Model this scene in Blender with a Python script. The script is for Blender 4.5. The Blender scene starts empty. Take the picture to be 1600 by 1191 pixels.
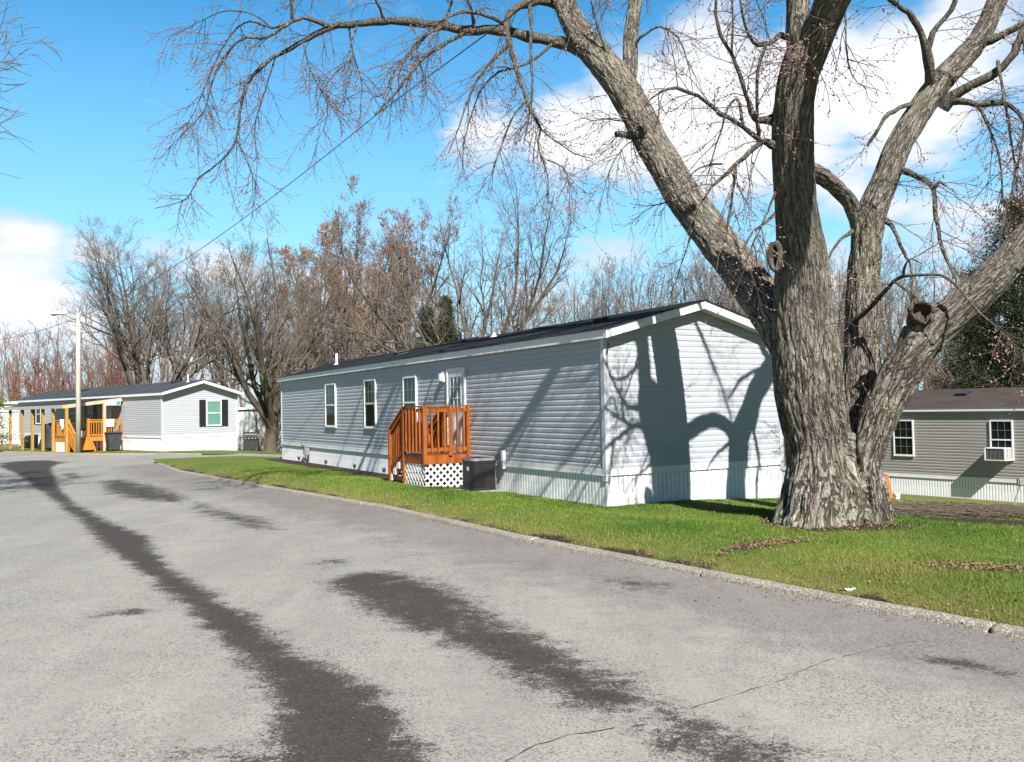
import bpy, bmesh, math, random
import numpy as np
from mathutils import Vector, Matrix
from mathutils.geometry import delaunay_2d_cdt
scene = bpy.context.scene
COL = scene.collection
random.seed(7)
RNG = np.random.default_rng(11)
R = math.radians
# ------------------------------------------------------------------ camera
FPX, PITCH, ROLL = 1344.1, .0324, -.0177
cp, sp, cr, sr = math.cos(PITCH), math.sin(PITCH), math.cos(ROLL), math.sin(ROLL)
FW = np.array([0, cp, sp]); _U = np.array([0, -sp, cp]); _R = np.array([1., 0, 0])
RT = cr*_R + sr*_U; UP = -sr*_R + cr*_U
def ray(x, y): return FW + RT*(x-800)/FPX + UP*(595.5-y)/FPX
def at(x, y, Y):
    d = ray(x, y); return d*Y/d[1]
def onz(x, y, Z):
    d = ray(x, y); return d*Z/d[2]
def onplane(x, y, P0, n):
    d = ray(x, y); return d*(np.dot(P0, n)/np.dot(d, n))
cam = bpy.data.cameras.new('camera'); camo = bpy.data.objects.new('camera', cam); COL.objects.link(camo)
cam.sensor_width = 36; cam.lens = FPX/1600*36; cam.clip_end = 3000; cam.clip_start = .05
camo.matrix_world = Matrix(((RT[0], UP[0], -FW[0], 0), (RT[1], UP[1], -FW[1], 0), (RT[2], UP[2], -FW[2], 0), (0, 0, 0, 1)))
scene.camera = camo
ZR = -1.85                                                # road level, camera is the origin
# ------------------------------------------------------------------ object helpers
def tag(o, label=None, cat=None, group=None, kind=None):
    if label: o['label'] = label
    if cat: o['category'] = cat
    if group: o['group'] = group
    if kind: o['kind'] = kind
    return o
def empty(name, loc, rz=0, label=None, cat=None, group=None):
    o = bpy.data.objects.new(name, None); COL.objects.link(o)
    o.location = [float(c) for c in loc]; o.rotation_euler = (0, 0, rz); o.empty_display_size = .2
    return tag(o, label, cat, group)
def link(name, me, mat, parent=None):
    o = bpy.data.objects.new(name, me); COL.objects.link(o)
    for m in (mat if isinstance(mat, (list, tuple)) else [mat]): me.materials.append(m)
    if parent: o.parent = parent
    return o
class MB:
    def __init__(s): s.v = []; s.f = []; s.mi = []; s.cm = 0
    def add(s, vs, fs):
        b = len(s.v); s.v += [tuple(float(c) for c in p) for p in vs]
        s.f += [tuple(b+i for i in f) for f in fs]; s.mi += [s.cm]*len(fs); return s
    def box(s, x0, x1, y0, y1, z0, z1):
        return s.add([(x0,y0,z0),(x1,y0,z0),(x1,y1,z0),(x0,y1,z0),(x0,y0,z1),(x1,y0,z1),(x1,y1,z1),(x0,y1,z1)],
            [(0,3,2,1),(4,5,6,7),(0,1,5,4),(1,2,6,5),(2,3,7,6),(3,0,4,7)])
    def hexa(s, p): return s.add(p, [(0,3,2,1),(4,5,6,7),(0,1,5,4),(1,2,6,5),(2,3,7,6),(3,0,4,7)])
    def bar(s, a, b, w, h, up=(0,0,1)):
        a, b, up = Vector(a), Vector(b), Vector(up); t = (b-a).normalized(); x = t.cross(up)
        if x.length < 1e-4: x = t.cross(Vector((1,0,0)))
        x.normalize(); y = x.cross(t); x *= w/2; y *= h/2
        return s.hexa([a-x-y, a+x-y, b+x-y, b-x-y, a-x+y, a+x+y, b+x+y, b-x+y])
    def tube(s, pts, r, n=10, cap=True):
        pts = [Vector(p) for p in pts]; rs = r if isinstance(r, (list, tuple)) else [r]*len(pts)
        d = (pts[-1]-pts[0]).normalized(); ref = Vector((0,0,1)) if abs(d.z) < .8 else Vector((1,0,0))
        vs = []
        for i, p in enumerate(pts):
            t = (pts[min(i+1, len(pts)-1)]-pts[max(i-1, 0)]).normalized(); x = t.cross(ref).normalized(); y = x.cross(t)
            for k in range(n):
                a = 2*math.pi*k/n; vs.append(p+(x*math.cos(a)+y*math.sin(a))*rs[i])
        fs = [(i*n+k, i*n+(k+1) % n, (i+1)*n+(k+1) % n, (i+1)*n+k) for i in range(len(pts)-1) for k in range(n)]
        if cap: fs += [tuple(range(n))[::-1], tuple((len(pts)-1)*n+k for k in range(n))]
        return s.add(vs, fs)
    def lathe(s, prof, c=(0,0,0), n=16, sx=1, sy=1):
        vs = [(c[0]+r*math.cos(2*math.pi*k/n)*sx, c[1]+r*math.sin(2*math.pi*k/n)*sy, c[2]+z) for r, z in prof for k in range(n)]
        m = len(prof)
        fs = [(i*n+k, i*n+(k+1) % n, (i+1)*n+(k+1) % n, (i+1)*n+k) for i in range(m-1) for k in range(n)]
        fs += [tuple(range(n))[::-1], tuple((m-1)*n+k for k in range(n))]
        return s.add(vs, fs)
    def prism(s, poly, a, b):                              # poly of 3-D points, a->b offset vector
        n = len(poly); P = [Vector(p) for p in poly]; o = Vector(b)-Vector(a)
        return s.add(P+[p+o for p in P], [tuple(range(n))[::-1], tuple(range(n, 2*n))]+[(i, (i+1) % n, n+(i+1) % n, n+i) for i in range(n)])
    def build(s, name, mat, parent=None, smooth=False, bevel=0):
        me = bpy.data.meshes.new(name); me.from_pydata(s.v, [], s.f)
        if bevel:
            bm = bmesh.new(); bm.from_mesh(me)
            bmesh.ops.recalc_face_normals(bm, faces=bm.faces)
            bmesh.ops.bevel(bm, geom=bm.edges[:], offset=bevel, segments=2, affect='EDGES', clamp_overlap=True)
            bm.to_mesh(me); bm.free()
        if smooth: me.polygons.foreach_set('use_smooth', [True]*len(me.polygons))
        o = link(name, me, mat, parent)
        if not bevel and s.cm: me.polygons.foreach_set('material_index', s.mi)
        me.update(); return o
def npmesh(name, V, Q, mat, parent=None, smooth=True, attrs=None):
    """mesh from numpy arrays: V (n,3), Q (m,3|4) or list of such"""
    me = bpy.data.meshes.new(name); Qs = Q if isinstance(Q, list) else [Q]
    Qs = [q for q in Qs if len(q)]
    me.vertices.add(len(V)); me.vertices.foreach_set('co', np.ascontiguousarray(V, np.float32).ravel())
    tot = np.concatenate([np.full(len(q), q.shape[1], np.int32) for q in Qs])
    idx = np.concatenate([q.ravel() for q in Qs]).astype(np.int32)
    me.loops.add(len(idx)); me.loops.foreach_set('vertex_index', idx)
    me.polygons.add(len(tot)); st = np.zeros(len(tot), np.int32); st[1:] = np.cumsum(tot)[:-1]
    me.polygons.foreach_set('loop_start', st)
    try: me.polygons.foreach_set('loop_total', tot)
    except Exception: pass
    if smooth: me.polygons.foreach_set('use_smooth', np.ones(len(tot), bool))
    for k, a in (attrs or {}).items():
        a = np.asarray(a, np.float32); tp = 'FLOAT' if a.ndim == 1 else 'FLOAT_VECTOR'
        at_ = me.attributes.new(k, tp, 'POINT'); at_.data.foreach_set('value' if a.ndim == 1 else 'vector', a.ravel())
    me.update(calc_edges=True); me.validate()
    return link(name, me, mat, parent)
# ------------------------------------------------------------------ materials
class NT:
    def __init__(s, m): s.t = m.node_tree; s.n = s.t.nodes; s.l = s.t.links
    def new(s, tp, **k):
        n = s.n.new('ShaderNode'+tp)
        for a, b in k.items(): setattr(n, a, b)
        return n
    def set(s, sock, v):
        if isinstance(v, bpy.types.NodeSocket): s.l.new(v, sock)
        elif v is not None:
            if isinstance(v, (tuple, list)) and len(v) == 3 and sock.type == 'RGBA': v = (*v, 1)
            sock.default_value = v
    def tc(s, w='Object'): return s.new('TexCoord').outputs[w]
    def mapv(s, v, scale=(1,1,1), loc=(0,0,0), rot=(0,0,0)):
        n = s.new('Mapping'); s.set(n.inputs[0], v); n.inputs[1].default_value = loc; n.inputs[2].default_value = rot; n.inputs[3].default_value = scale; return n.outputs[0]
    def noise(s, v, scale, detail=4, rough=.55, dist=0, out='Fac'):
        n = s.new('TexNoise'); s.set(n.inputs['Vector'], v); s.set(n.inputs['Scale'], scale); n.inputs['Detail'].default_value = detail
        n.inputs['Roughness'].default_value = rough; n.inputs['Distortion'].default_value = dist; return n.outputs[out]
    def voro(s, v, scale, feature='F1', out='Distance', rnd=1):
        n = s.new('TexVoronoi', feature=feature); s.set(n.inputs['Vector'], v); s.set(n.inputs['Scale'], scale); n.inputs['Randomness'].default_value = rnd; return n.outputs[out]
    def math(s, op, a, b=None, c=None, clamp=False):
        n = s.new('Math', operation=op, use_clamp=clamp)
        for i, x in enumerate((a, b, c)):
            if x is not None: s.set(n.inputs[i], x)
        return n.outputs[0]
    def ramp(s, v, a, b, lo=0., hi=1., smooth=True):
        n = s.new('MapRange', interpolation_type='SMOOTHSTEP' if smooth else 'LINEAR'); s.set(n.inputs[0], v)
        for i, x in zip((1,2,3,4), (a, b, lo, hi)): s.set(n.inputs[i], x)
        return n.outputs[0]
    def mix(s, f, a, b, mode='MIX'):
        n = s.new('Mix', data_type='RGBA', blend_type=mode); s.set(n.inputs[0], f); s.set(n.inputs[6], a); s.set(n.inputs[7], b); return n.outputs[2]
    def bump(s, h, strength=.5, dist=.02, normal=None):
        n = s.new('Bump'); s.set(n.inputs['Height'], h); n.inputs['Strength'].default_value = strength; n.inputs['Distance'].default_value = dist
        if normal is not None: s.set(n.inputs['Normal'], normal)
        return n.outputs[0]
    def attr(s, name, out='Fac'): return s.new('Attribute', attribute_name=name).outputs[out]
    def bsdf(s, col, rough=.7, normal=None, **k):
        p = s.new('BsdfPrincipled'); s.set(p.inputs['Base Color'], col); s.set(p.inputs['Roughness'], rough)
        if normal is not None: s.set(p.inputs['Normal'], normal)
        for a, b in k.items(): s.set(p.inputs[a.replace('_', ' ')], b)
        o = s.new('OutputMaterial'); s.l.new(p.outputs[0], o.inputs[0]); return p
def mat(name):
    m = bpy.data.materials.new(name); m.use_nodes = True; m.node_tree.nodes.clear(); return m, NT(m)
def simple(name, c1, c2=None, rough=.6, scale=3, bump=0, bscale=40, stretch=(1,1,1), spec=None, detail=5, **k):
    m, t = mat(name); v = t.mapv(t.tc(), stretch); c2 = c2 or tuple(x*.8 for x in c1)
    f = t.ramp(t.noise(v, scale, detail, .6), .3, .7); f2 = t.noise(v, scale*13, 3)
    col = t.mix(f, c1, c2); col = t.mix(t.ramp(f2, .3, .75, 0, .35), col, tuple(x*.6 for x in c1))
    nrm = t.bump(t.noise(v, bscale, 4), bump, .01) if bump else None
    if spec is not None: k['Specular_IOR_Level'] = spec
    t.bsdf(col, rough, nrm, **k); return m
M = {}
def siding(name, c, dirt=(.25,.24,.22)):
    m, t = mat(name); o = t.tc()
    f = t.noise(t.mapv(o, (.5,.5,2)), 1.3, 5); f2 = t.noise(t.mapv(o, (1.2,1.2,9)), 6, 4)
    col = t.mix(t.ramp(f, .35, .7, 0, .22), c, tuple(x*.78 for x in c)); col = t.mix(t.ramp(f2, .5, .8, 0, .25), col, dirt)
    nb = t.bump(t.noise(t.mapv(o, (3,3,40)), 5, 4), .12, .004); nb = t.bump(t.noise(t.mapv(o, (.8,.8,2.5)), 1.6, 3), .35, .03, nb); t.bsdf(col, .5, nb, Specular_IOR_Level=.35); return m
M['siding_gray'] = siding('siding_gray', (.385,.412,.445))
M['siding_far'] = siding('siding_far', (.40,.415,.45))
M['siding_taupe'] = siding('siding_taupe', (.305,.288,.272), (.12,.10,.09))
M['white'] = simple('white_vinyl', (.80,.81,.82), (.72,.735,.75), .4, 1.2)
m, t = mat('skirting_vinyl'); o = t.tc(); f = t.noise(t.mapv(o, (7,7,.5)), 1, 5, .7); g_ = t.noise(o, 2.5, 6, .7); col = t.mix(t.ramp(f, .45, .75, 0, .3), (.82,.83,.84), (.62,.61,.58)); col = t.mix(t.ramp(g_, .58, .74, 0, .5), col, (.50,.48,.44)); t.bsdf(col, .5, t.bump(t.noise(t.mapv(o, (1,1,.4)), 2, 3), .3, .03)); M['skirt'] = m
M['white_trim'] = simple('white_trim', (.78,.79,.80), (.70,.71,.72), .45, 1.5)
M['post_gray'] = simple('post_gray', (.55,.57,.60), (.50,.52,.55), .4, 1.5)
M['soffit'] = simple('soffit', (.55,.56,.58), None, .6, 2)
M['door'] = simple('door_paint', (.62,.66,.67), (.57,.61,.62), .35, 2)
M['orange'] = simple('orange_stained_wood', (.36,.105,.02), (.18,.044,.009), .7, 2.2, .4, 14, (9,9,.9), .2)
M['orange_dark'] = simple('dark_stained_wood', (.30,.055,.012), (.2,.04,.01), .5, 3, .3, 30, (6,6,1))
M['yellow_wood'] = simple('honey_stained_wood', (.46,.27,.07), (.36,.20,.045), .5, 4, .3, 30, (5,5,1))
M['yellow_deck'] = simple('orange_brown_wood', (.56,.24,.03), (.42,.16,.02), .5, 4, .3, 30, (5,5,1))
M['raw_wood'] = simple('pale_raw_wood', (.62,.46,.28), (.5,.36,.2), .6, 4, .2, 30)
M['black_metal'] = simple('black_metal', (.022,.022,.024), (.035,.033,.032), .38, 4)
M['black_plastic'] = simple('black_plastic', (.02,.02,.022), (.03,.03,.032), .45, 6)
M['dark_bin'] = simple('dark_bin_plastic', (.035,.04,.045), (.05,.055,.06), .5, 3)
M['cloth_black'] = simple('black_cover_cloth', (.015,.015,.018), (.03,.03,.033), .8, 6, .4, 20)
M['cloth_white'] = simple('white_cloth', (.82,.82,.82), (.75,.75,.76), .9, 6, .3, 20)
M['gray_metal'] = simple('gray_metal', (.32,.33,.34), (.24,.25,.25), .45, 5, 0, 40, (1,1,1), None, 5, Metallic=.4)
M['light_gray_metal'] = simple('pale_gray_metal', (.5,.53,.55), (.42,.45,.47), .4, 5)
M['brown_metal'] = simple('rusty_pipe', (.20,.13,.09), (.28,.2,.15), .7, 9)
M['concrete'] = simple('concrete_pad', (.42,.41,.39), (.33,.32,.30), .9, 4, .4, 60)
M['plaster_white'] = simple('white_metal_wall', (.80,.81,.80), (.74,.75,.74), .5, .7)
M['shed_panel'] = simple('pale_shed_panel', (.60,.63,.62), (.48,.51,.50), .6, 1.3)
M['curtain'] = simple('sage_curtain', (.10,.155,.12), (.06,.10,.075), .9, 3)
M['curtain_teal'] = simple('teal_blind', (.34,.58,.50), (.28,.5,.43), .8, 3)
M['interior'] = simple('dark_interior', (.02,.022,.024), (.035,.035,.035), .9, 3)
M['blind'] = simple('gray_blind', (.42,.43,.44), None, .8, 3)
M['cone'] = simple('orange_cone_plastic', (.85,.13,.015), (.8,.11,.012), .45, 5)
M['shutter'] = simple('black_shutter', (.02,.017,.02), None, .5, 5)
M['red_wood'] = simple('dark_red_wood', (.16,.03,.015), None, .6, 5)
M['teal_mark'] = simple('teal_lettering', (.02,.28,.30), None, .5, 5)
M['blue_mark'] = simple('blue_plate', (.06,.28,.62), None, .5, 5)
M['wire'] = simple('black_cable', (.03,.03,.033), None, .6, 5)
m, t = mat('window_glass'); 
g = t.new('BsdfGlossy'); g.inputs['Roughness'].default_value = .03; g.inputs['Color'].default_value = (.9,.95,.95,1)
tr = t.new('BsdfTransparent'); tr.inputs[0].default_value = (.80,.86,.84,1); fr = t.new('Fresnel'); fr.inputs[0].default_value = 1.3
mx = t.new('MixShader'); t.l.new(t.math('MULTIPLY', fr.outputs[0], .75), mx.inputs[0]); t.l.new(tr.outputs[0], mx.inputs[1]); t.l.new(g.outputs[0], mx.inputs[2])
o_ = t.new('OutputMaterial'); t.l.new(mx.outputs[0], o_.inputs[0]); M['glass'] = m
def shingles(name, c1, c2, ):
    m, t = mat(name); o = t.tc()
    b = t.new('TexBrick'); t.set(b.inputs['Vector'], t.mapv(o, (1,1,1), rot=(0,0,R(90)))); b.inputs['Color1'].default_value = (*c1, 1); b.inputs['Color2'].default_value = (*c2, 1)
    b.inputs['Mortar'].default_value = (*[x*.35 for x in c1], 1); b.inputs['Scale'].default_value = 1; b.inputs['Brick Width'].default_value = .31
    b.inputs['Row Height'].default_value = .14; b.inputs['Mortar Size'].default_value = .006; b.inputs['Bias'].default_value = 0
    col = t.mix(t.ramp(t.noise(o, 90, 3), .35, .7, 0, .5), b.outputs['Color'], tuple(x*1.7 for x in c1)); col = t.mix(t.ramp(t.noise(o, .8, 4), .4, .7, 0, .5), col, tuple(x*.6 for x in c1))
    h = t.math('ADD', t.math('MULTIPLY', b.outputs['Fac'], -1), t.math('MULTIPLY', t.noise(o, 120, 2), .5))
    t.bsdf(col, .88, t.bump(h, .6, .008), Specular_IOR_Level=.3); return m
M['shingle_black'] = shingles('charcoal_shingles', (.022,.023,.026), (.034,.034,.037))
M['shingle_slate'] = shingles('slate_shingles', (.045,.052,.06), (.06,.068,.077))
M['shingle_brown'] = shingles('brown_shingles', (.058,.044,.037), (.075,.058,.049))
# ---- asphalt with dried and wet patches (their shape comes from the mesh attribute 'stain')
m, t = mat('asphalt'); o = t.tc()
big = t.noise(o, .35, 5, .6); mid = t.noise(o, 3.5, 5, .65); fine = t.noise(o, 55, 3, .7); grit = t.voro(o, 85, out='Color')
col = t.mix(t.ramp(big, .3, .7), (.315,.305,.270), (.270,.261,.233)); col = t.mix(t.ramp(mid, .35, .75, 0, .4), col, (.19,.183,.176))
sepn = t.new('SeparateColor'); t.set(sepn.inputs[0], grit); col = t.mix(t.ramp(sepn.outputs[0], .55, 1, 0, .4), col, (.40,.39,.355)); col = t.mix(t.math('MULTIPLY', t.ramp(sepn.outputs[1], .58, .95, 0, .85), t.ramp(t.noise(o, 1.1, 5, .65), .3, .65, .35, 1)), col, (.085,.08,.076))
col = t.mix(t.ramp(fine, .45, .75, 0, .35), col, (.16,.153,.145)); wp = t.noise(t.mapv(o, (1.1,.12,1), rot=(0,0,R(-34.5))), 1.0, 5, .6); col = t.mix(t.ramp(wp, .45, .7, 0, .45), col, (.20,.187,.172)); col = t.mix(t.ramp(t.noise(t.mapv(o, (.9,.16,1), rot=(0,0,R(-34.5)), loc=(3,7,0)), 1.3, 5, .6), .52, .72, 0, .5), col, (.305,.298,.27))
ed = t.attr('edge'); col = t.mix(t.math('MULTIPLY', t.ramp(t.math('ADD', ed, t.math('MULTIPLY', t.math('SUBTRACT', mid, .5), .9)), .15, .8), .85), col, (.70,.68,.70), 'MULTIPLY'); st = t.attr('stain'); streak = t.noise(t.mapv(o, (1.0,1.25,1), rot=(0,0,R(25))), 4.5, 7, .74); fin2 = t.noise(o, 26, 4, .75)
fin3 = t.noise(o, 75, 3, .8)
edge = t.math('ADD', t.math('MULTIPLY', t.math('SUBTRACT', t.noise(o, 1.7, 5, .7), .5), .75), t.math('MULTIPLY', t.math('SUBTRACT', streak, .5), 1.25)); edge = t.math('ADD', edge, t.math('ADD', t.math('MULTIPLY', t.math('SUBTRACT', fin2, .5), .8), t.math('MULTIPLY', t.math('SUBTRACT', fin3, .5), 1.3)))
msk = t.ramp(t.math('ADD', st, edge), .33, .67)
dk = t.mix(t.ramp(sepn.outputs[0], .6, 1, 0, .45), (.027,.0225,.020), (.105,.093,.084)); dk = t.mix(t.ramp(mid, .35, .7, 0, .5), dk, (.05,.041,.036))
dk = t.mix(t.ramp(t.noise(o, 30, 4, .75), .5, .8, 0, .6), dk, (.10,.085,.076)); col = t.mix(t.math('MULTIPLY', msk, .95), col, dk)
sp_ = t.ramp(t.noise(t.mapv(o, (1,2.2,1), rot=(0,0,R(30))), 2.2, 8, .8), .64, .70, 0, .7); col = t.mix(sp_, col, (.10,.095,.09))
rs = t.ramp(t.noise(o, .9, 3), .72, .78, 0, .4); col = t.mix(rs, col, (.22,.14,.08))
hh = t.math('ADD', sepn.outputs[2], t.math('MULTIPLY', fine, .8)); hh = hh
t.bsdf(col, .9, t.bump(hh, .85, .007), Specular_IOR_Level=.2); M['asphalt'] = m
# ---- lawn sheet
m, t = mat('lawn'); o = t.tc()
n1 = t.noise(o, .45, 5, .6); n2 = t.noise(o, 4, 5, .65); n3 = t.noise(o, 45, 4, .7)
col = t.mix(t.ramp(n1, .35, .65), (.085,.135,.018), (.13,.165,.026)); col = t.mix(t.ramp(n2, .45, .75, 0, .7), col, (.17,.165,.05))
col = t.mix(t.ramp(n3, .4, .7, 0, .6), col, (.045,.075,.012))
dr = t.attr('dry'); col = t.mix(t.ramp(t.math('ADD', dr, t.math('MULTIPLY', t.math('SUBTRACT', n2, .5), 1.6)), .35, .75, 0, .85), col, (.19,.135,.07))
du = t.attr('dirt'); col = t.mix(t.ramp(t.math('ADD', du, t.math('MULTIPLY', t.math('SUBTRACT', t.noise(o, 7, 5, .7), .5), 1.2)), .4, .65), col, t.mix(n3, (.018,.012,.009), (.06,.038,.027)))
t.bsdf(col, .9, t.bump(t.math('ADD', n3, n2), .8, .03), Specular_IOR_Level=.2); M['lawn'] = m
# ---- blades: hue from attribute
m, t = mat('grass_blades'); h = t.attr('hue'); dr = t.attr('dry')
col = t.mix(h, (.040,.115,.010), (.128,.200,.020)); col = t.mix(dr, col, (.30,.22,.09))
p = t.bsdf(col, .6, None, Specular_IOR_Level=.25); M['blades'] = m
# ---- kerb: exposed aggregate
m, t = mat('aggregate_kerb'); o = t.tc(); v1 = t.new('TexVoronoi'); t.set(v1.inputs['Vector'], o); v1.inputs['Scale'].default_value = 60
sc = t.new('SeparateColor'); t.set(sc.inputs[0], v1.outputs['Color'])
col = t.mix(sc.outputs[0], (.20,.18,.15), (.46,.42,.35)); col = t.mix(t.ramp(v1.outputs['Distance'], .35, .6, 0, .8), col, (.12,.105,.09))
col = t.mix(t.ramp(t.noise(o, 2, 5), .45, .75, 0, .6), col, (.16,.14,.11))
t.bsdf(col, .9, t.bump(v1.outputs['Distance'], -.9, .012)); M['kerb'] = m
# ---- bark
def bark(name, c1, c2, c3, lich=None, uv=True, bs=.9):
    m, t = mat(name); o = t.attr('bark', 'Vector') if uv else t.mapv(t.tc(), (1,1,.16))
    a = t.noise(o, 5, 6, .65, .5); c = t.noise(o, 40, 5, .7)
    def ridge(sc, det, dist): return t.math('ABSOLUTE', t.math('SUBTRACT', t.noise(o, sc, det, .55, dist), .5))
    r1 = t.ramp(ridge(18, 3, .6), 0, .085); r2 = t.ramp(ridge(40, 3, .8), 0, .10); b = t.math('MULTIPLY', r1, t.math('ADD', t.math('MULTIPLY', r2, .6), .4))
    col = t.mix(t.ramp(a, .3, .7), c1, c2); col = t.mix(t.ramp(c, .42, .78, 0, .6), col, tuple(x*.5 for x in c1)); col = t.mix(t.ramp(t.noise(o, 70, 3, .6), .5, .75, 0, .5), col, tuple(min(1, x*1.5) for x in c2)); col = t.mix(t.ramp(b, .0, .6, .76, 0), col, c3)
    if lich:
        w = t.tc(); l = t.ramp(t.noise(w, 1.6, 6, .65), .48, .66, 0, .75); l = t.math('MULTIPLY', l, t.ramp(t.noise(w, 22, 4, .7), .35, .6)); col = t.mix(l, col, lich)
        up_ = t.new('SeparateXYZ'); t.set(up_.inputs[0], w); col = t.mix(t.ramp(up_.outputs[2], -.2, 2.2, 0, .45), col, t.mix(a, (.225,.213,.17), (.37,.356,.29))); col = t.mix(t.ramp(b, .0, .6, .76, 0), col, c3)
        rb = t.ramp(t.noise(w, 2.3, 5, .7), .58, .72, 0, .6); col = t.mix(rb, col, (.125,.062,.04)); pk = t.ramp(t.noise(w, 3.1, 5, .7), .60, .72, 0, .5); col = t.mix(pk, col, (.27,.22,.195))
    hgt = t.math('ADD', t.math('MULTIPLY', b, .9), t.math('ADD', t.math('MULTIPLY', a, .8), t.math('MULTIPLY', c, .5)))
    t.bsdf(col, .92, t.bump(hgt, bs, .035), Specular_IOR_Level=.15); return m
M['bark_big'] = bark('silver_gray_bark', (.215,.185,.16), (.33,.298,.262), (.032,.024,.02), (.25,.275,.18))
M['bark_branch'] = bark('branch_bark', (.12,.103,.084), (.19,.17,.14), (.03,.024,.02), (.17,.185,.12))
M['bark_twig'] = simple('twig_bark', (.085,.06,.05), (.13,.092,.075), .85, 4)
M['bud'] = simple('pink_brown_buds', (.42,.27,.22), (.27,.12,.095), .7, 9)
M['bark_gray'] = simple('gray_bark', (.14,.12,.10), (.085,.07,.058), .95, 2, .5, 25, (3,3,.6))
M['bark_dark'] = simple('dark_bark', (.075,.058,.044), (.11,.09,.06), .95, 2, .5, 25, (3,3,.6))
M['bark_moss'] = simple('mossy_bark', (.115,.095,.055), (.14,.13,.06), .95, 1.2, .5, 25, (3,3,.6))
M['twig_gray'] = simple('gray_brown_twigs', (.17,.145,.118), (.13,.108,.088), .95, .6)
M['twig_brown'] = simple('brown_twigs', (.16,.12,.088), (.19,.148,.115), .95, .6)
M['twig_red'] = simple('russet_twigs', (.20,.088,.058), (.15,.085,.064), .95, .3)
M['bud_orange'] = simple('orange_tan_buds', (.36,.19,.095), (.27,.14,.075), .85, .8)
M['needle'] = simple('dark_needles', (.016,.030,.010), (.040,.055,.016), .85, .7)
M['needle_light'] = simple('yellow_green_needles', (.17,.20,.03), (.10,.14,.022), .85, 1.0)
M['heart'] = simple('orange_rotten_wood', (.115,.068,.036), (.03,.019,.013), .95, 9, .6, 30)
M['leaf'] = simple('dry_leaves', (.27,.17,.10), (.15,.085,.05), .9, 11)
M['soil'] = simple('dark_mulch', (.035,.024,.018), (.075,.05,.036), .95, 6, .9, 35)
# ------------------------------------------------------------------ light and sky
SUN_EL, KU = R(42), .24
psi1 = .5285
U1 = np.array([math.cos(psi1), math.sin(psi1), 0]); V1 = np.array([-math.sin(psi1), math.cos(psi1), 0]); A1 = np.array([1.6325, 15.1799, 0]); W1, L1 = 4.3707, 20.9
hd = V1 + KU*U1; hd /= np.linalg.norm(hd)
LDIR = Vector((hd[0]*math.cos(SUN_EL), hd[1]*math.cos(SUN_EL), -math.sin(SUN_EL)))
sl = bpy.data.lights.new('sun', 'SUN'); sl.energy = 5.0; sl.angle = R(.55); sl.color = (1, .955, .89)
so = bpy.data.objects.new('sun', sl); COL.objects.link(so); so.rotation_euler = LDIR.to_track_quat('-Z', 'Y').to_euler(); so.location = (10, -20, 30)
world = bpy.data.worlds.new('World'); scene.world = world; world.use_nodes = True
w = NT(world); w.n.clear()
sky = w.new('TexSky', sky_type='NISHITA'); sky.sun_disc = False; sky.sun_elevation = SUN_EL
sky.sun_rotation = math.atan2(-hd[0], -hd[1]); sky.air_density = 1.0; sky.dust_density = .3; sky.ozone_density = 2.0; sky.altitude = 100
hs = w.new('HueSaturation'); hs.inputs['Hue'].default_value = .487; hs.inputs['Saturation'].default_value = 1.36; hs.inputs['Value'].default_value = 2.05
w.set(hs.inputs['Color'], sky.outputs[0])
d = w.tc('Generated'); sx = w.new('SeparateXYZ'); w.set(sx.inputs[0], d)
den = w.math('ADD', w.math('MAXIMUM', sx.outputs[2], 0), .22)
cx = w.new('CombineXYZ'); w.set(cx.inputs[0], w.math('DIVIDE', sx.outputs[0], den)); w.set(cx.inputs[1], w.math('DIVIDE', sx.outputs[1], den)); w.set(cx.inputs[2], w.math('MULTIPLY', sx.outputs[2], 3.))
cn = w.noise(cx.outputs[0], 2.3, 9, .58, .25); cn2 = w.noise(cx.outputs[0], .9, 4, .5)
blobs = [(1010,165,130,.92),(900,195,80,.85),(1120,110,125,1.),(1250,150,160,1.0),(1400,150,150,.95),(1130,250,120,.9),(1330,290,110,.62),(1530,60,130,.85),(740,215,80,.5),(1050,330,70,.4),
    (30,440,100,1.0),(125,408,60,.7),(-90,440,120,1.1),(60,510,130,.75),(230,420,90,.35),(560,520,160,.5),(900,400,140,.45),(1250,420,170,.5),(1500,420,150,.5),(300,560,200,.5),
    (2000,150,300,1.),(2600,350,300,.9)]
acc = None
for (bx, by, br, wt) in blobs:
    c = ray(bx, by); c = c/np.linalg.norm(c)
    n = w.new('VectorMath', operation='DISTANCE'); w.set(n.inputs[0], d); n.inputs[1].default_value = tuple(c)
    v = w.ramp(n.outputs['Value'], 0, br/FPX*1.55, wt, 0)
    acc = v if acc is None else w.math('MAXIMUM', acc, v)
for az in range(0, 360, 40):                              # clouds all round, behind the camera too
    if az not in (80,): continue
    c = np.array([math.sin(R(az))*.9, math.cos(R(az))*.9, .38+.1*math.sin(az)]); c /= np.linalg.norm(c)
    n = w.new('VectorMath', operation='DISTANCE'); w.set(n.inputs[0], d); n.inputs[1].default_value = tuple(c)
    acc = w.math('MAXIMUM', acc, w.ramp(n.outputs['Value'], 0, .34, .85, 0))
cov = w.math('ADD', acc, w.math('MULTIPLY', w.math('SUBTRACT', cn, .5), 2.1))
cm = w.ramp(cov, .22, .66); shade = w.ramp(w.math('ADD', cov, w.math('MULTIPLY', cn2, .5)), .55, 1.5)
ccol = w.mix(shade, (7.2, 7.9, 8.8), (12.2, 12.3, 12.4))
hz = w.ramp(sx.outputs[2], 0, .42, .80, 0, False); base = w.mix(hz, hs.outputs[0], (4.2, 8.3, 11.3))
sky_dim = w.ramp(sx.outputs[1], .05, .70, .34, 1.)  # added dimming of the sky behind and beside the camera, cuts fill on walls
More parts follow.
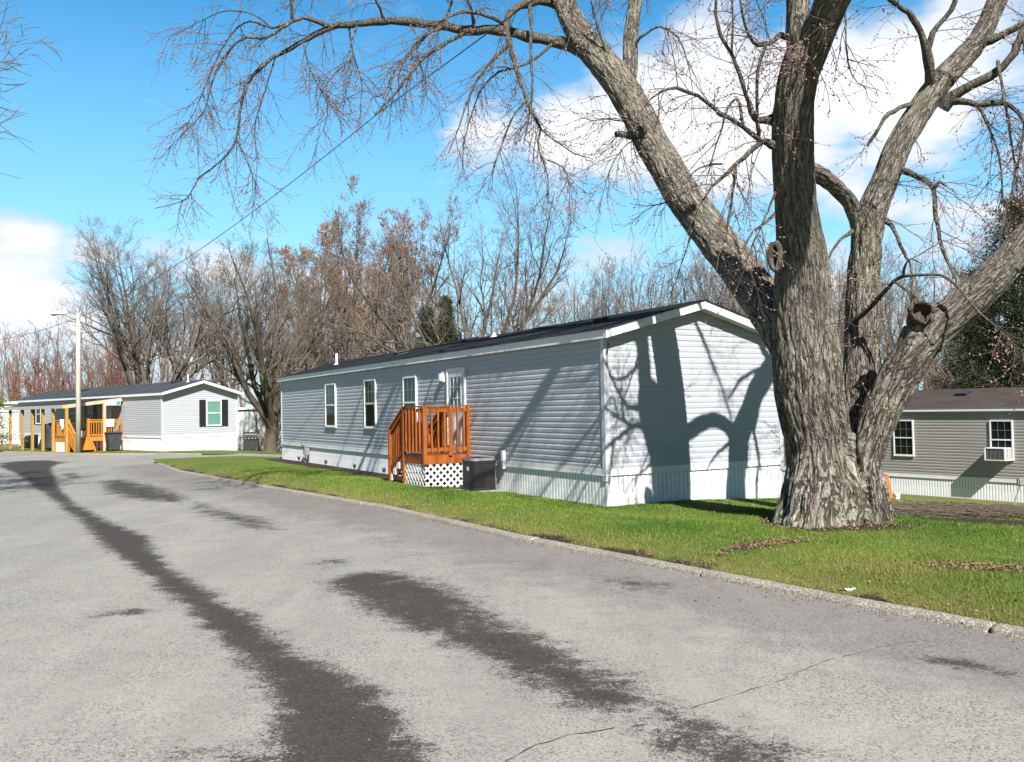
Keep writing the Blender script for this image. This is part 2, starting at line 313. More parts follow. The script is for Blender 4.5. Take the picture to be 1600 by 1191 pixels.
fin = w.new('VectorMath', operation='SCALE'); w.set(fin.inputs[0], w.mix(w.math('MULTIPLY', cm, .94), base, ccol)); w.set(fin.inputs['Scale'], sky_dim)
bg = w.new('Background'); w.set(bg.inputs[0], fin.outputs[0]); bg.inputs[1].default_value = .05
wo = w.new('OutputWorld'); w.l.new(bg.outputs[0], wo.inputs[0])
scene.view_settings.view_transform = 'Standard'; scene.view_settings.look = 'None'; scene.view_settings.gamma = 1; scene.view_settings.exposure = 1.03
# ------------------------------------------------------------------ terrain
N3 = np.array([.809, .588]); KP = np.array([.23, 12.12]); KN = np.array([.826, .564])
TREE = np.array([4.66, 12.55])
_kb = [tuple(float(c) for c in onz(x, y, ZR)[:2]) for x, y in ((1600,999),(1310,944),(1000,882),(800,843),(600,796),(400,761),(275,738))]
kerbline = [(9.0, -.6), (6.6, 3.0)]+_kb+[(-13.0, 31.6)]
def kdist(X, Y):
    P = np.array(kerbline); dd = np.full(np.shape(X), 1e9)
    for a, b in zip(P[:-1], P[1:]):
        e = b-a; tt = np.clip(((X-a[0])*e[0]+(Y-a[1])*e[1])/(e@e), 0, 1); dd = np.minimum(dd, np.hypot(X-a[0]-tt*e[0], Y-a[1]-tt*e[1]))
    return dd
def sm(x, a, b):
    t_ = np.clip((np.asarray(x, float)-a)/(b-a), 0, 1); return t_*t_*(3-2*t_)
def G(x, y):
    x = np.asarray(x, float); y = np.asarray(y, float); q = x*N3[0]+y*N3[1]
    z = np.interp(q, [-300, 12, 14.6, 16.7, 29, 34, 60, 300], [-1.752, -1.752, -1.885, -2.05, -3.37, -3.55, -4.0, -5.])
    k = kdist(x, y)-.17
    near = sm(y, 38, 33)
    z = z + near*(.075*sm(k, 0, 1.1)*sm(k, 2.9, 1.5)-.045*sm(k, .9, 0)-.075*sm(k, -.02, -.15)) + .10*np.exp(-((x-TREE[0])**2+(y-TREE[1]+.25)**2)/1.5)
    return z - .07*sm(y, 36, 40) - .10*sm(y, 41, 46)*sm(x, -4, -10)*sm(q, 16, 10)
def g1(x, y): return float(G(x, y))
def ong(px, py, it=14):
    z = -1.8
    for _ in range(it):
        p = onz(px, py, z); z = z*.4+g1(p[0], p[1])*.6
    return np.array([p[0], p[1], g1(p[0], p[1])])
def resample(P, step):
    out = [P[0]]
    for a, b in zip(P[:-1], P[1:]):
        a, b = np.array(a), np.array(b); n = max(1, int(np.linalg.norm(b-a)/step))
        out += [tuple(a+(b-a)*i/n) for i in range(1, n+1)]
    return out
def inside(P, X, Y):
    P = np.array(P); r = np.zeros(len(X), bool); j = len(P)-1
    for i in range(len(P)):
        xi, yi = P[i]; xj, yj = P[j]
        c = ((yi > Y) != (yj > Y)) & (X < (xj-xi)*(Y-yi)/(yj-yi+1e-12)+xi); r ^= c; j = i
    return r
def edist(P, X, Y):
    P = np.array(P); dd = np.full(len(X), 1e9)
    for a, b in zip(P, np.roll(P, -1, 0)):
        e = b-a; tt = np.clip(((X-a[0])*e[0]+(Y-a[1])*e[1])/(e@e+1e-12), 0, 1)
        dd = np.minimum(dd, np.hypot(X-a[0]-tt*e[0], Y-a[1]-tt*e[1]))
    return dd
def sheet(name, poly, pts, zfun, m, attrs=None):
    P = [Vector((float(a), float(b))) for a, b in poly]+[Vector((float(a), float(b))) for a, b in pts]
    n = len(poly)
    vs, es, fs, *_ = delaunay_2d_cdt(P, [(i, (i+1) % n) for i in range(n)], [], 1, 1e-5)
    V = np.array([(v.x, v.y) for v in vs]); z = zfun(V[:, 0], V[:, 1]); V3 = np.column_stack([V, z])
    F = np.array([f if (V[f[1]]-V[f[0]])[0]*(V[f[2]]-V[f[0]])[1]-(V[f[1]]-V[f[0]])[1]*(V[f[2]]-V[f[0]])[0] > 0 else f[::-1] for f in fs])
    return npmesh(name, V3, F, m, None, True, {k: f(V[:, 0], V[:, 1]) for k, f in (attrs or {}).items()})
def gridpts(poly, x0, x1, y0, y1, st, m=.3, keep=None):
    X, Y = np.meshgrid(np.arange(x0, x1, st), np.arange(y0, y1, st)); X = X.ravel()+RNG.uniform(-.3, .3, X.size)*st; Y = Y.ravel()+RNG.uniform(-.3, .3, Y.size)*st
    k = inside(poly, X, Y) & (edist(poly, X, Y) > m*st)
    if keep is not None: k &= keep(X, Y)
    return list(zip(X[k], Y[k]))
# kerb line measured on the photograph
tip = [(-13.75, 32.85), (-13.95, 33.6), (-13.85, 34.4), (-13.35, 35.1), (-12.5, 35.6), (-11.4, 35.7)]
farside = [(-9.4, 35.4), (-4.7, 38.2), (14, 49), (40, 64)]
lawn_poly = resample(kerbline+tip, .5)+resample([tip[-1]]+farside, 1.5)[1:]+[(90, 64), (90, -12), (17, -12)]
l2_front = [(-75, 78), (-45, 57), (-28.5, 47.6), (-24.5, 44.4), (-20.8, 41.7), (-18.5, 40.9), (-16.6, 40.6), (-14.2, 39.3), (-13.4, 39.2), (-13.0, 39.8), (-13.6, 42.9), (-11.5, 43.6), (-7, 45.6), (6, 53), (32, 68)]
l2_poly = resample(l2_front, 1.0)+[(90, 100), (220, 150), (220, 330), (-220, 330), (-220, 150)]
road_poly = [(-75, 79), (-75, -20), (17.3, -20), (17.3, -12)]+[(x+.10, y+.05) for x, y in kerbline]+[(-13.6, 32.9), (-13.75, 33.6), (-13.65, 34.3), (-13.2, 34.9), (-12.4, 35.4), (-11.4, 35.5), (-9.4, 35.2), (-4.7, 38), (14, 48.8), (40, 63.5), (34, 68.5), (6, 53.3), (-7, 45.9), (-11.5, 43.9), (-13.8, 43.1), (-13.3, 40.0), (-16.6, 40.9), (-20.8, 42.0), (-24.5, 44.7), (-28.5, 47.9), (-45, 57.4)]
def Zroad(x, y):
    q = np.asarray(x)*N3[0]+np.asarray(y)*N3[1]
    return ZR+np.interp(q, [-300, 12.6, 14.6, 16.7, 29, 60], [0, 0, -.13, -.29, -1.6, -2.2])
def P2(l): return [tuple(onz(x, y, ZR)[:2]) for x, y in l]
stains = [  # polygon in the photograph's pixels laid on the road, softness in metres, strength
 ([(0,724),(40,720),(75,719),(100,722),(85,727),(80,733),(95,765),(118,788),(170,815),(228,838),(245,865),(265,890),(308,915),(345,940),(398,962),(425,990),(450,1015),(528,1040),(562,1065),(588,1090),(608,1115),(628,1140),(645,1165),(672,1195),(690,1230),(560,1235),(445,1200),(430,1165),(428,1140),(434,1115),(425,1090),(412,1065),(388,1040),(360,1015),(330,990),(305,965),(280,940),(245,915),(215,890),(180,865),(150,840),(127,815),(95,790),(60,765),(30,742),(0,730)], .22, 1.0),
 ([(150,752),(190,748),(260,762),(300,778),(285,787),(220,783),(160,772)], .4, .72), ([(95,741),(118,738),(126,746),(104,749)], .3, .8),
 ([(300,783),(340,795),(420,812),(440,828),(390,826),(335,812),(300,798)], .5, .8),
 ([(488,880),(540,872),(556,882),(520,890)], .3, .62),
 ([(503,908),(545,895),(605,892),(650,903),(700,915),(742,942),(760,985),(720,1010),(640,986),(560,946),(520,926)], .3, .86),
 ([(690,915),(742,942),(778,968),(800,985),(838,988),(905,1032),(1012,1082),(1005,1115),(880,1106),(800,1050),(700,1008)], .35, .95),
 ([(970,1068),(1050,1100),(1160,1135),(1110,1165),(1010,1130)], .3, .9),
 ([(1010,1122),(1090,1128),(1180,1150),(1260,1195),(1240,1240),(1100,1215),(1030,1160)], .45, .88),
 ([(195,1180),(300,1160),(430,1150),(440,1205),(300,1215)], .35, .62), ([(118,966),(160,955),(210,948),(258,955),(215,962),(160,966)], .12, .62),
 ([(1420,1030),(1480,1026),(1590,1050),(1580,1062),(1480,1040)], .16, .75), ([(930,905),(1010,900),(1080,922),(1060,940),(980,928)], .4, .62),
 ([(620,745),(720,775),(700,785),(600,770)], .5, .2)]
def stain(X, Y):
    s = np.zeros(len(X))
    for px, soft, k in stains:
        P = P2(px); e = edist(P, X, Y)*np.where(inside(P, X, Y), 1, -1); s = np.maximum(s, np.clip(.5+e/soft*.5, 0, 1)*k)
    return s
def nearstain(d): return lambda X, Y: np.min([edist(P2(s_[0]), X, Y) for s_ in stains], axis=0) < d
rp = gridpts(road_poly, -6, 4, 3, 13, .085, keep=nearstain(.3))+gridpts(road_poly, -20, 3, 13, 34, .15, keep=nearstain(.35))+gridpts(road_poly, -12, 10, 2.5, 13, .16)+gridpts(road_poly, -24, 8, 13.08, 30, .32)+gridpts(road_poly, -40, 4, 30.2, 60, .8)+gridpts(road_poly, -75, 17, -20, 2, 3)
tag(sheet('road', road_poly, rp, Zroad, M['asphalt'], {'stain': stain, 'edge': lambda X, Y: np.exp(-(kdist(X, Y)/1.7)**2)}), kind='structure')
# cracks: thin jagged strips just above the asphalt
cb = MB()
def crack(pxs, wd, jit=.02):
    P = [onz(x, y, ZR) for x, y in pxs]; Q = [P[0]]
    for a, b in zip(P[:-1], P[1:]):
        n = max(2, int(np.linalg.norm(b-a)/.07)); Q += [a+(b-a)*i/n for i in range(1, n+1)]
    Q = np.array(Q); tt = np.gradient(Q, axis=0); nn = np.column_stack([-tt[:, 1], tt[:, 0]]); nn /= np.linalg.norm(nn, axis=1)[:, None]+1e-9
    wob = np.cumsum(RNG.normal(0, jit*.35, len(Q))); wob -= np.linspace(wob[0], wob[-1], len(Q)); wob += RNG.normal(0, jit*.25, len(Q)); C_ = Q[:, :2]+nn*wob[:, None]
    ww = wd*np.clip(RNG.normal(.8, .5, len(Q)), .05, 2)
    for i in range(len(Q)-1):
        if RNG.random() < .12: continue
        a, b = C_[i], C_[i+1]; z = ZR+.004
        cb.add([(*(a-nn[i]*ww[i]), z), (*(b-nn[i+1]*ww[i+1]), z), (*(b+nn[i+1]*ww[i+1]), z), (*(a+nn[i]*ww[i]), z)], [(0, 1, 2, 3)])
crack([(60,757),(105,783),(150,815),(200,855),(255,895),(330,945),(400,990),(470,1045),(545,1110),(620,1178)], .0035)
crack([(1080,1108),(1150,1085),(1230,1058),(1310,1030),(1375,1012),(1440,1000)], .003); crack([(790,1191),(840,1165),(890,1148),(960,1138),(1010,1132)], .004)
tag(cb.build('road_crack', simple('crack_dirt', (.06,.056,.052), None, .95, 9)), kind='structure')
# ------------------------------------------------------------------ lawns
dirtspots = [(ong(1195,851), .95, .27, .5, .8), (ong(1565,889), .75, .30, -.25, .95), (ong(1490,805), 2.4, .55, -.1, 1.1), (ong(1600,818), 2.4, .6, -.1, 1.1), (np.array([TREE[0], TREE[1]-.85, 0]), 1.15, .28, .1, 1.0), (np.array([TREE[0]-.9, TREE[1]-.2, 0]), .3, .7, .1, .9), (ong(1410,955), .5, .2, -.6, .45)]
def kd(X, Y): return np.maximum(kdist(X, Y)-.17, 0)
def dirt(X, Y):
    s = np.zeros(len(X))
    for p, rx, ry, a, k in dirtspots:
        dx, dy = X-p[0], Y-p[1]; xr = dx*math.cos(a)+dy*math.sin(a); yr = -dx*math.sin(a)+dy*math.cos(a)
        s = np.maximum(s, k*np.exp(-((xr/rx)**2+(yr/ry)**2)*.9))
    s = np.maximum(s, (.62+.38*np.sin(X*2.1+1.7*np.sin(Y*1.3))*np.sin(Y*2.7+X))*np.exp(-(kd(X, Y)/.26)**2)*(Y < 36))
    u = (X-A1[0])*U1[0]+(Y-A1[1])*U1[1]; v = (X-A1[0])*V1[0]+(Y-A1[1])*V1[1]
    bed = sm(u, -.95, -.5)*sm(u, .4, .1)*sm(v, 6.7, 7.3)*sm(v, 21.4, 20.8)
    return np.maximum(s, bed*1.1)
def dry(X, Y):
    s = .55*np.exp(-(kd(X, Y)/.6)**2)*(Y < 36)
    s = np.maximum(s, .5*sm(X*N3[0]+Y*N3[1], 13.5, 18)*sm(Y, 12, 13)*(X > 4)); s = np.maximum(s, .45*np.exp(-((X-3.6)**2/1.5+(Y-8.8)**2/.6)))
    return s
lp = gridpts(lawn_poly, -14, 9, 4, 36, .33)+gridpts(lawn_poly, 2.1, 30, -2, 50, .9, keep=lambda X, Y: (X > 9) | (Y < 4) | (Y > 36))+gridpts(lawn_poly, 8, 90, -12, 64, 5, keep=lambda X, Y: (X > 30) | (Y < -2))
tag(sheet('front_lawn', lawn_poly, lp, G, M['lawn'], {'dirt': dirt, 'dry': dry}), kind='structure')
zero = lambda X, Y: np.zeros(len(X))
lp = gridpts(l2_poly, -45, 10, 38, 66, 1.0)+gridpts(l2_poly, -110, 110, 48, 160, 5, keep=lambda X, Y: (Y > 66) | (X < -45) | (X > 10))+gridpts(l2_poly, -220, 220, 160, 330, 15)
tag(sheet('back_ground', l2_poly, lp, G, M['lawn'], {'dirt': zero, 'dry': lambda X, Y: .25+.6*sm(Y, 52, 60)}), kind='structure')
gpoly = [(-1500, -900), (1500, -900), (1500, 1500), (-1500, 1500)]
tag(sheet('ground', gpoly, [(x, y) for x in range(-1400, 1401, 200) for y in range(-800, 1401, 200)], lambda X, Y: np.full(len(X), -5.6)+0*X, M['lawn'], {'dirt': zero, 'dry': lambda X, Y: np.full(len(X), .5)}), kind='structure')
lleft = [(-19, 22), (-15.5, 8), (-16, -8), (-70, -8), (-70, 40), (-30, 34)]
tag(sheet('side_lawn', lleft, gridpts(lleft, -70, -14, -8, 40, 2.5), lambda X, Y: np.full(len(X), ZR+.06), M['lawn'], {'dirt': zero, 'dry': zero}), kind='structure')
# kerb: swept rounded profile with joints
def kerb(name, line, prof, seg, zf, gap=.003):
    pts = np.array(resample(line, .03)); s = np.concatenate([[0], np.cumsum(np.linalg.norm(np.diff(pts, axis=0), axis=1))])
    tt = np.gradient(pts, axis=0); tt /= np.linalg.norm(tt, axis=1)[:, None]; nn = np.column_stack([tt[:, 1], -tt[:, 0]])
    for _ in range(6): nn[1:-1] = (nn[:-2]+nn[1:-1]*2+nn[2:])/4
    b = MB(); k = len(prof); nseg = int(s[-1]//seg)+1
    for i in range(nseg):
        idx = [j for j in range(len(pts)) if i*seg+gap <= s[j] <= (i+1)*seg-gap]
        if len(idx) < 2: continue
        oz, on = RNG.normal(0, .003), RNG.normal(0, .003); vs = []
        for j in idx:
            for (o, z) in prof:
                p = pts[j]+nn[j]*(o+on+RNG.normal(0, .0015)); vs.append((p[0], p[1], zf(p[0], p[1])+z+oz+RNG.normal(0, .0014)))
        m = len(idx); fs = [(a*k+c, (a+1)*k+c, (a+1)*k+c+1, a*k+c+1) for a in range(m-1) for c in range(k-1)]
        fs += [tuple(range(k)), tuple((m-1)*k+c for c in range(k))[::-1]]; b.add(vs, fs)
    o = b.build(name, M['kerb'], None, True); tag(o, kind='structure')
    bm = bmesh.new(); bm.from_mesh(o.data); bmesh.ops.recalc_face_normals(bm, faces=bm.faces); bm.to_mesh(o.data); bm.free(); return o
kerb('kerb', kerbline+tip, [(-.02, -.05), (-.012, .03), (.006, .052), (.04, .063), (.11, .066), (.15, .06), (.17, .04), (.175, -.05)], 3.05, lambda x, y: ZR)
kerb('far_kerb', [(-45, 57), (-28.5, 47.6), (-24.5, 44.4), (-20.8, 41.7), (-18.5, 40.9), (-16.6, 40.6), (-14.2, 39.3)], [(-.02, -.05), (-.01, .05), (.02, .075), (.12, .075), (.15, .05), (.155, -.05)], 3, lambda x, y: ZR)
from mathutils import noise as mathutils_noise
# ------------------------------------------------------------------ grass blades
def scatter(n, x0, x1, y0, y1, pw):
    Y = (y0**(1-pw)+RNG.random(n)*(y1**(1-pw)-y0**(1-pw)))**(1/(1-pw)); X = RNG.uniform(x0, x1, n); return X, Y
def house_free(X, Y):
    u = (X-A1[0])*U1[0]+(Y-A1[1])*U1[1]; v = (X-A1[0])*V1[0]+(Y-A1[1])*V1[1]
    k = ~((u > -.03) & (u < W1+.03) & (v > -.03) & (v < L1+.03)) & ~((u > -1.05) & (u < 0) & (v > 5.25) & (v < 6.3))
    return k & (np.hypot((X-TREE[0])/1.0, Y-TREE[1]) > .62)
def blades(name, X, Y, hgt, wid, m):
    n = len(X); z = G(X, Y)-.004; a = RNG.uniform(0, 6.283, n); h = hgt*RNG.lognormal(0, .32, n); wv = wid*RNG.uniform(.7, 1.3, n)
    ln = RNG.normal(0, .45, (n, 2))*h[:, None]; c, s = np.cos(a)*wv/2, np.sin(a)*wv/2
    V = np.empty((n, 3, 3)); V[:, 0] = np.column_stack([X-c, Y-s, z]); V[:, 1] = np.column_stack([X+c, Y+s, z]); V[:, 2] = np.column_stack([X+ln[:, 0], Y+ln[:, 1], z+h])
    hue = np.clip(RNG.normal(.45, .25, n)+.35*np.sin(X*1.7+2*np.sin(Y*.9))*np.sin(Y*1.3+X*.4), 0, 1); pn = np.array([mathutils_noise.noise((a_*.55, b_*.55, 0.))+.6*mathutils_noise.noise((a_*2.1, b_*2.1, 4.)) for a_, b_ in zip(X, Y)]); dr = np.clip(dry(X, Y)*RNG.uniform(.2, 1.7, n)+(RNG.random(n) < .10+.35*np.clip(pn, 0, 1))*RNG.uniform(.4, .9, n), 0, 1); hue = np.clip(hue+.45*pn, 0, 1); V[:, 2, 2] = z+h*np.clip(1-.55*pn, .45, 1.6)
    return npmesh(name, V.reshape(-1, 3), np.arange(3*n).reshape(n, 3), m, None, False, {'hue': np.repeat(hue, 3), 'dry': np.repeat(dr, 3)})
X, Y = scatter(1500000, -9, 12, 5.5, 27, 1.9)
k = inside(lawn_poly, X, Y) & (np.abs(X) < Y*.64) & house_free(X, Y); X, Y = X[k], Y[k]
k = RNG.random(len(X)) > np.clip((dirt(X, Y)-.28)*2.2, 0, .97); X, Y = X[k], Y[k]; k = kdist(X, Y) > .20; X, Y = X[k], Y[k]
print('blades', len(X))
tag(blades('grass', X, Y, .027, np.maximum(.0045, .00062*Y), M['blades']), 'short spring grass covering the lawn behind the kerb', 'grass', kind='stuff')
# leaf litter and twigs
def litter(name, cx, n, sz, m, label, cat):
    vs, fs = [], []
    for (p, rx, ry, a, cnt) in cx:
        for _ in range(cnt):
            e = RNG.normal(0, .55, 2)*np.array([rx, ry]); x = p[0]+e[0]*math.cos(a)-e[1]*math.sin(a); y = p[1]+e[0]*math.sin(a)+e[1]*math.cos(a)
            z = g1(x, y)+.012+RNG.random()*.02; s = sz*RNG.uniform(.5, 1.4); t1 = RNG.normal(0, 1, 3); t1[2] *= .5; t1 /= np.linalg.norm(t1); t2 = np.cross(t1, RNG.normal(0, .5, 3)+[0, 0, 1]); t2 /= np.linalg.norm(t2)
            c = np.array([x, y, z]); b = len(vs); vs += [c+t1*s, c+t2*s*.55+[0, 0, s*.2], c-t1*s, c-t2*s*.55]; fs.append((b, b+1, b+2, b+3))
    return tag(npmesh(name, np.array(vs), np.array(fs), m, None, False), label, cat, kind='stuff')
litter('leaf_litter', [(ong(1195,851), .85, .2, .5, 700), (ong(1565,889), .75, .22, -.25, 900), (ong(1490,805), 2.6, .5, -.1, 300), (ong(1350,915), 1.8, 1.0, 0, 150), (ong(720,800), 3.5, .8, 2.2, 90), (ong(1100,840), 2., .8, 0, 60), (np.array([TREE[0], TREE[1]-.9, 0]), 1.1, .22, .1, 420), (np.array([TREE[0]-.85, TREE[1]-.3, 0]), .25, .6, .1, 120), (ong(1500,950), .8, .3, -.6, 60)], 0, .017, M['leaf'], 'dry brown leaves lying in patches on the front lawn', 'leaves')
vs, fs = [], []
for i in range(1500):                                       # grit, twigs and leaf crumbs washed to the kerb and spread on the road
    if i < 1000:
        a = RNG.uniform(.5, 25); P_ = np.array(resample(kerbline, .1)); q = P_[int(min(len(P_)-1, 40+a*10))]; x, y = q-np.array([.82, .57])*abs(RNG.normal(.05, .16)+.03)
    else: y = RNG.uniform(4.5, 16); x = RNG.uniform(-.62*y, .3*y)
    if not inside(road_poly, np.array([x]), np.array([y]))[0]: continue
    s = RNG.uniform(.005, .016)*(1 if i < 1000 else .8); t1 = RNG.normal(0, 1, 3); t1[2] *= .25; t1 /= np.linalg.norm(t1); t2 = np.cross(t1, [RNG.normal(0, .3), RNG.normal(0, .3), 1]); c = np.array([x, y, ZR+.006+RNG.random()*.006]); b = len(vs)
    vs += [c+t1*s, c+t2*s*.5+[0, 0, s*.4], c-t1*s, c-t2*s*.5]; fs.append((b, b+1, b+2, b+3))
tag(npmesh('road_grit', np.array(vs), np.array(fs), M['leaf'], None, False), 'leaf crumbs and grit along the kerb and scattered on the asphalt', 'debris', kind='stuff')
tw = MB()
for _ in range(420):
    p = ong(RNG.uniform(1385, 1640), RNG.normal(800, 5)+0); a = RNG.uniform(-.5, .5)+math.pi*(RNG.random() < .5); l = RNG.uniform(.25, 1.0)
    x, y, z = p; dx, dy = math.cos(a)*l/2, math.sin(a)*l/2
    tw.tube([(x-dx, y-dy, g1(x-dx, y-dy)+RNG.uniform(.01, .10)), (x, y, z+RNG.uniform(.03, .12)), (x+dx, y+dy, g1(x+dx, y+dy)+RNG.uniform(.01, .10))], [.007, .006, .003], 4, False)
tag(tw.build('brush_pile', M['bark_dark']), 'low pile of cut brown brush lying behind the big tree', 'brush', kind='stuff')
# ------------------------------------------------------------------ houses
class House:
    def __init__(s, name, A, psi, W, L, zg, label, cat, skin, roofm, zt, ze, rise, ov=.10, gov=.22, fh=.155, skirt_th=.52, course=.1035):
        s.u = np.array([math.cos(psi), math.sin(psi), 0]); s.v = np.array([-math.sin(psi), math.cos(psi), 0])
        s.A = np.array([A[0], A[1], 0.]); s.W, s.L, s.zg = W, L, zg; s.psi = psi
        s.root = empty(name, (A[0], A[1], zg), psi, label, cat)
        s.zt, s.ze, s.rise, s.ov, s.gov, s.fh = zt-zg, ze-zg, rise, ov, gov, fh
        zb = s.zt-.107; q = s.root; S = skin
        # lap siding: profile as (outward, z)
        n = int(round((s.ze+.02-s.zt)/course)); cs = (s.ze+.02-s.zt)/n; s.cs = cs
        mb = MB()
        rg = random.Random(name+str(L))
        def strip(P, D, O, ln):
            for i in range(n):
                cuts = [0]; e = rg.uniform(.6, 3.66)
                while e < ln-.3: cuts.append(e); e += 3.66
                cuts.append(ln); b = s.zt+i*cs
                for k, (e0, e1) in enumerate(zip(cuts[:-1], cuts[1:])):
                    q0, q1 = rg.uniform(-.0006, .0006)+(.0008 if k % 2 else 0), rg.uniform(-.0006, .0006)+(.0008 if k % 2 else 0); vs = []
                    for e, dq in ((e0, q0), (e1+(.02 if e1 < ln else 0), q1)):
                        for o, z in ((.0015, -.001), (.0092, 0), (.0125, cs*.52), (.0025, cs*.78), (.0025, cs-.001)): vs.append((P[0]+D[0]*e+O[0]*(o+dq), P[1]+D[1]*e+O[1]*(o+dq), b+z+dq*.8))
                    mb.add(vs, [(j_, j_+1, 6+j_, 5+j_) for j_ in range(4)])
        strip((0, 0), (0, 1), (-1, 0), L); strip((W, 0), (0, 1), (1, 0), L)
        strip((0, 0), (1, 0), (0, -1), W); strip((0, L), (1, 0), (0, 1), W)
        zz = s.zt+n*cs; half = W/2                         # gable courses
        for yy, oy in ((0, -1), (L, 1)):
            z = zz
            while z < zz+rise-.02:
                x0 = max(0, (z-zz)/rise*half-.04); x1 = min(half, (z+cs-zz)/rise*half-.02)
                for a, b, c, d_ in ((.0092, .0125, 0, .52), (.0125, .0025, .52, .78), (.0025, .0025, .78, .99)):
                    xa = x0+(x1-x0)*c; xb = x0+(x1-x0)*d_
                    mb.add([(xa, yy+oy*a, z+cs*c), (W-xa, yy+oy*a, z+cs*c), (W-xb, yy+oy*b, z+cs*d_), (xb, yy+oy*b, z+cs*d_)], [(0, 1, 2, 3)])
                mb.add([(x0, yy+oy*.0125, z), (W-x0, yy+oy*.0125, z), (W-x0, yy+oy*.002, z-.001), (x0, yy+oy*.002, z-.001)], [(0, 1, 2, 3)])
                z += cs
        mb.box(.004, W-.004, .004, L-.004, zb-.3, zz-.02); s.wall = mb.build('wall', S, q)
        # skirting: vertical ribs down to the ground
        sk = MB()
        def rib(P, D, O, ln):
            pr = []; e = 0
            while e < ln-.02:
                pr += [(e, .0), (min(e+.055, ln), .0), (min(e+.060, ln), -.02), (min(e+.074, ln), -.02), (min(e+.078, ln), -.003), (min(e+.092, ln), -.003), (min(e+.098, ln), 0)]; e += .1
            vs = []
            for (e, o) in pr:
                x, y = P[0]+D[0]*e+O[0]*o, P[1]+D[1]*e+O[1]*o; w = s.w((x, y)); vs += [(x, y, g1(w[0], w[1])-zg-.06), (x, y, zb+.02)]
            m_ = len(pr); sk.add(vs, [(2*i, 2*i+2, 2*i+3, 2*i+1) for i in range(m_-1)])
        rib((0, 0), (0, 1), (-1, 0), L); rib((W, 0), (0, 1), (1, 0), L); rib((0, 0), (1, 0), (0, -1), W); rib((0, L), (1, 0), (0, 1), W)
        sk.build('skirting', M['skirt'], q)
        t = MB()
        for x0, x1, y0, y1 in ((-.026, -.0, -.026, L+.026), (W, W+.026, -.026, L+.026), (0, W, -.026, 0), (0, W, L, L+.026)):
            t.box(x0, x1, y0, y1, zb, s.zt); t.box(x0-(.006 if x0 < 0 else 0), x1+(.006 if x1 > W else 0), y0-(.006 if y0 < 0 else 0), y1+(.006 if y1 > L else 0), zb-.008, zb+.016)
        t.build('belly_band', M['white_trim'], q)
        for (x, y) in ((0, 0), (W, 0), (0, L), (W, L)):
            b = MB(); sx, sy = (1 if x else -1), (1 if y else -1)
            b.box(min(x+sx*.03, x-sx*.07), max(x+sx*.03, x-sx*.07), min(y+sy*.03, y+sy*.012), max(y+sy*.03, y+sy*.012), zb-.10, s.ze+.01)
            b.box(min(x+sx*.03, x+sx*.012), max(x+sx*.03, x+sx*.012), min(y+sy*.012, y-sy*.07), max(y+sy*.012, y-sy*.07), zb-.10, s.ze+.01); b.build('corner_post', M['post_gray'], q)
        # eaves
        ft = s.ze+fh; zr = ft+rise*(half+ov)/half; s.ft, s.zr = ft, zr; sl = (zr-ft)/(half+ov)
        f = MB()
        for sx in (0, 1):
            X = (lambda x: x) if sx == 0 else (lambda x: W-x)
            a, b = sorted((X(-ov-.022), X(-ov))); f.box(a, b, -gov, L+gov, s.ze, ft)
            for yy in (-gov-.022, L+gov):
                P = [(X(-ov-.022), s.ze), (X(half), s.ze+sl*(half+ov)), (X(half), zr), (X(-ov-.022), ft)]
                f.prism([(x, yy, z) for x, z in P], (0, 0, 0), (0, .022, 0))
        f.build('fascia', M['white_trim'], q)
        so_ = MB()
        for sx in (0, 1):
            X = (lambda x: x) if sx == 0 else (lambda x: W-x)
            a, b = sorted((X(-ov), X(0))); so_.box(a, b, -gov, L+gov, s.ze+.022, s.ze+.03)
            for y0, y1 in ((-gov, 0), (L, L+gov)): so_.hexa([(X(0), y0, s.ze+.03), (X(half), y0, s.ze+.03+sl*half), (X(half), y1, s.ze+.03+sl*half), (X(0), y1, s.ze+.03), (X(0), y0, s.ze+.04), (X(half), y0, s.ze+.04+sl*half), (X(half), y1, s.ze+.04+sl*half), (X(0), y1, s.ze+.04)])
        so_.build('soffit', M['soffit'], q)
        # shingle courses as small steps
        rf = MB(); rl = math.hypot(half+ov, zr-ft); dx, dz = (half+ov)/rl, (zr-ft)/rl; nst = int(rl/.145); st = rl/nst
        for sx in (0, 1):
            X = (lambda x: x) if sx == 0 else (lambda x: W-x); vs = []
            for i in range(nst):
                for e, h in ((i*st, .012), ((i+1)*st-.001, .004)):
                    e2 = e-.03 if i == 0 and h > .01 else e
                    x, z = -ov-.022+e2*dx-dz*h, ft+e2*dz+dx*h
                    vs += [(X(x), -gov-.045, z), (X(x), L+gov+.045, z)]
            m_ = len(vs)//2; rf.add(vs, [(2*i, 2*i+1, 2*i+3, 2*i+2) for i in range(m_-1)])
            P = [(X(-ov-.05), ft-.006), (X(half), zr-.004), (X(half), zr+.006), (X(-ov-.05), ft+.006)]
            for yy in (-gov-.046, L+gov+.03): rf.prism([(x, yy, z) for x, z in P], (0, 0, 0), (0, .016, 0))
        b = .11
        rf.hexa([(half-b, -gov-.05, zr-b*sl+.012), (half, -gov-.05, zr+.012), (half, L+gov+.05, zr+.012), (half-b, L+gov+.05, zr-b*sl+.012), (half-b, -gov-.05, zr-b*sl+.022), (half, -gov-.05, zr+.024), (half, L+gov+.05, zr+.024), (half-b, L+gov+.05, zr-b*sl+.022)])
        rf.hexa([(half, -gov-.05, zr+.012), (half+b, -gov-.05, zr-b*sl+.012), (half+b, L+gov+.05, zr-b*sl+.012), (half, L+gov+.05, zr+.012), (half, -gov-.05, zr+.024), (half+b, -gov-.05, zr-b*sl+.022), (half+b, L+gov+.05, zr-b*sl+.022), (half, L+gov+.05, zr+.024)])
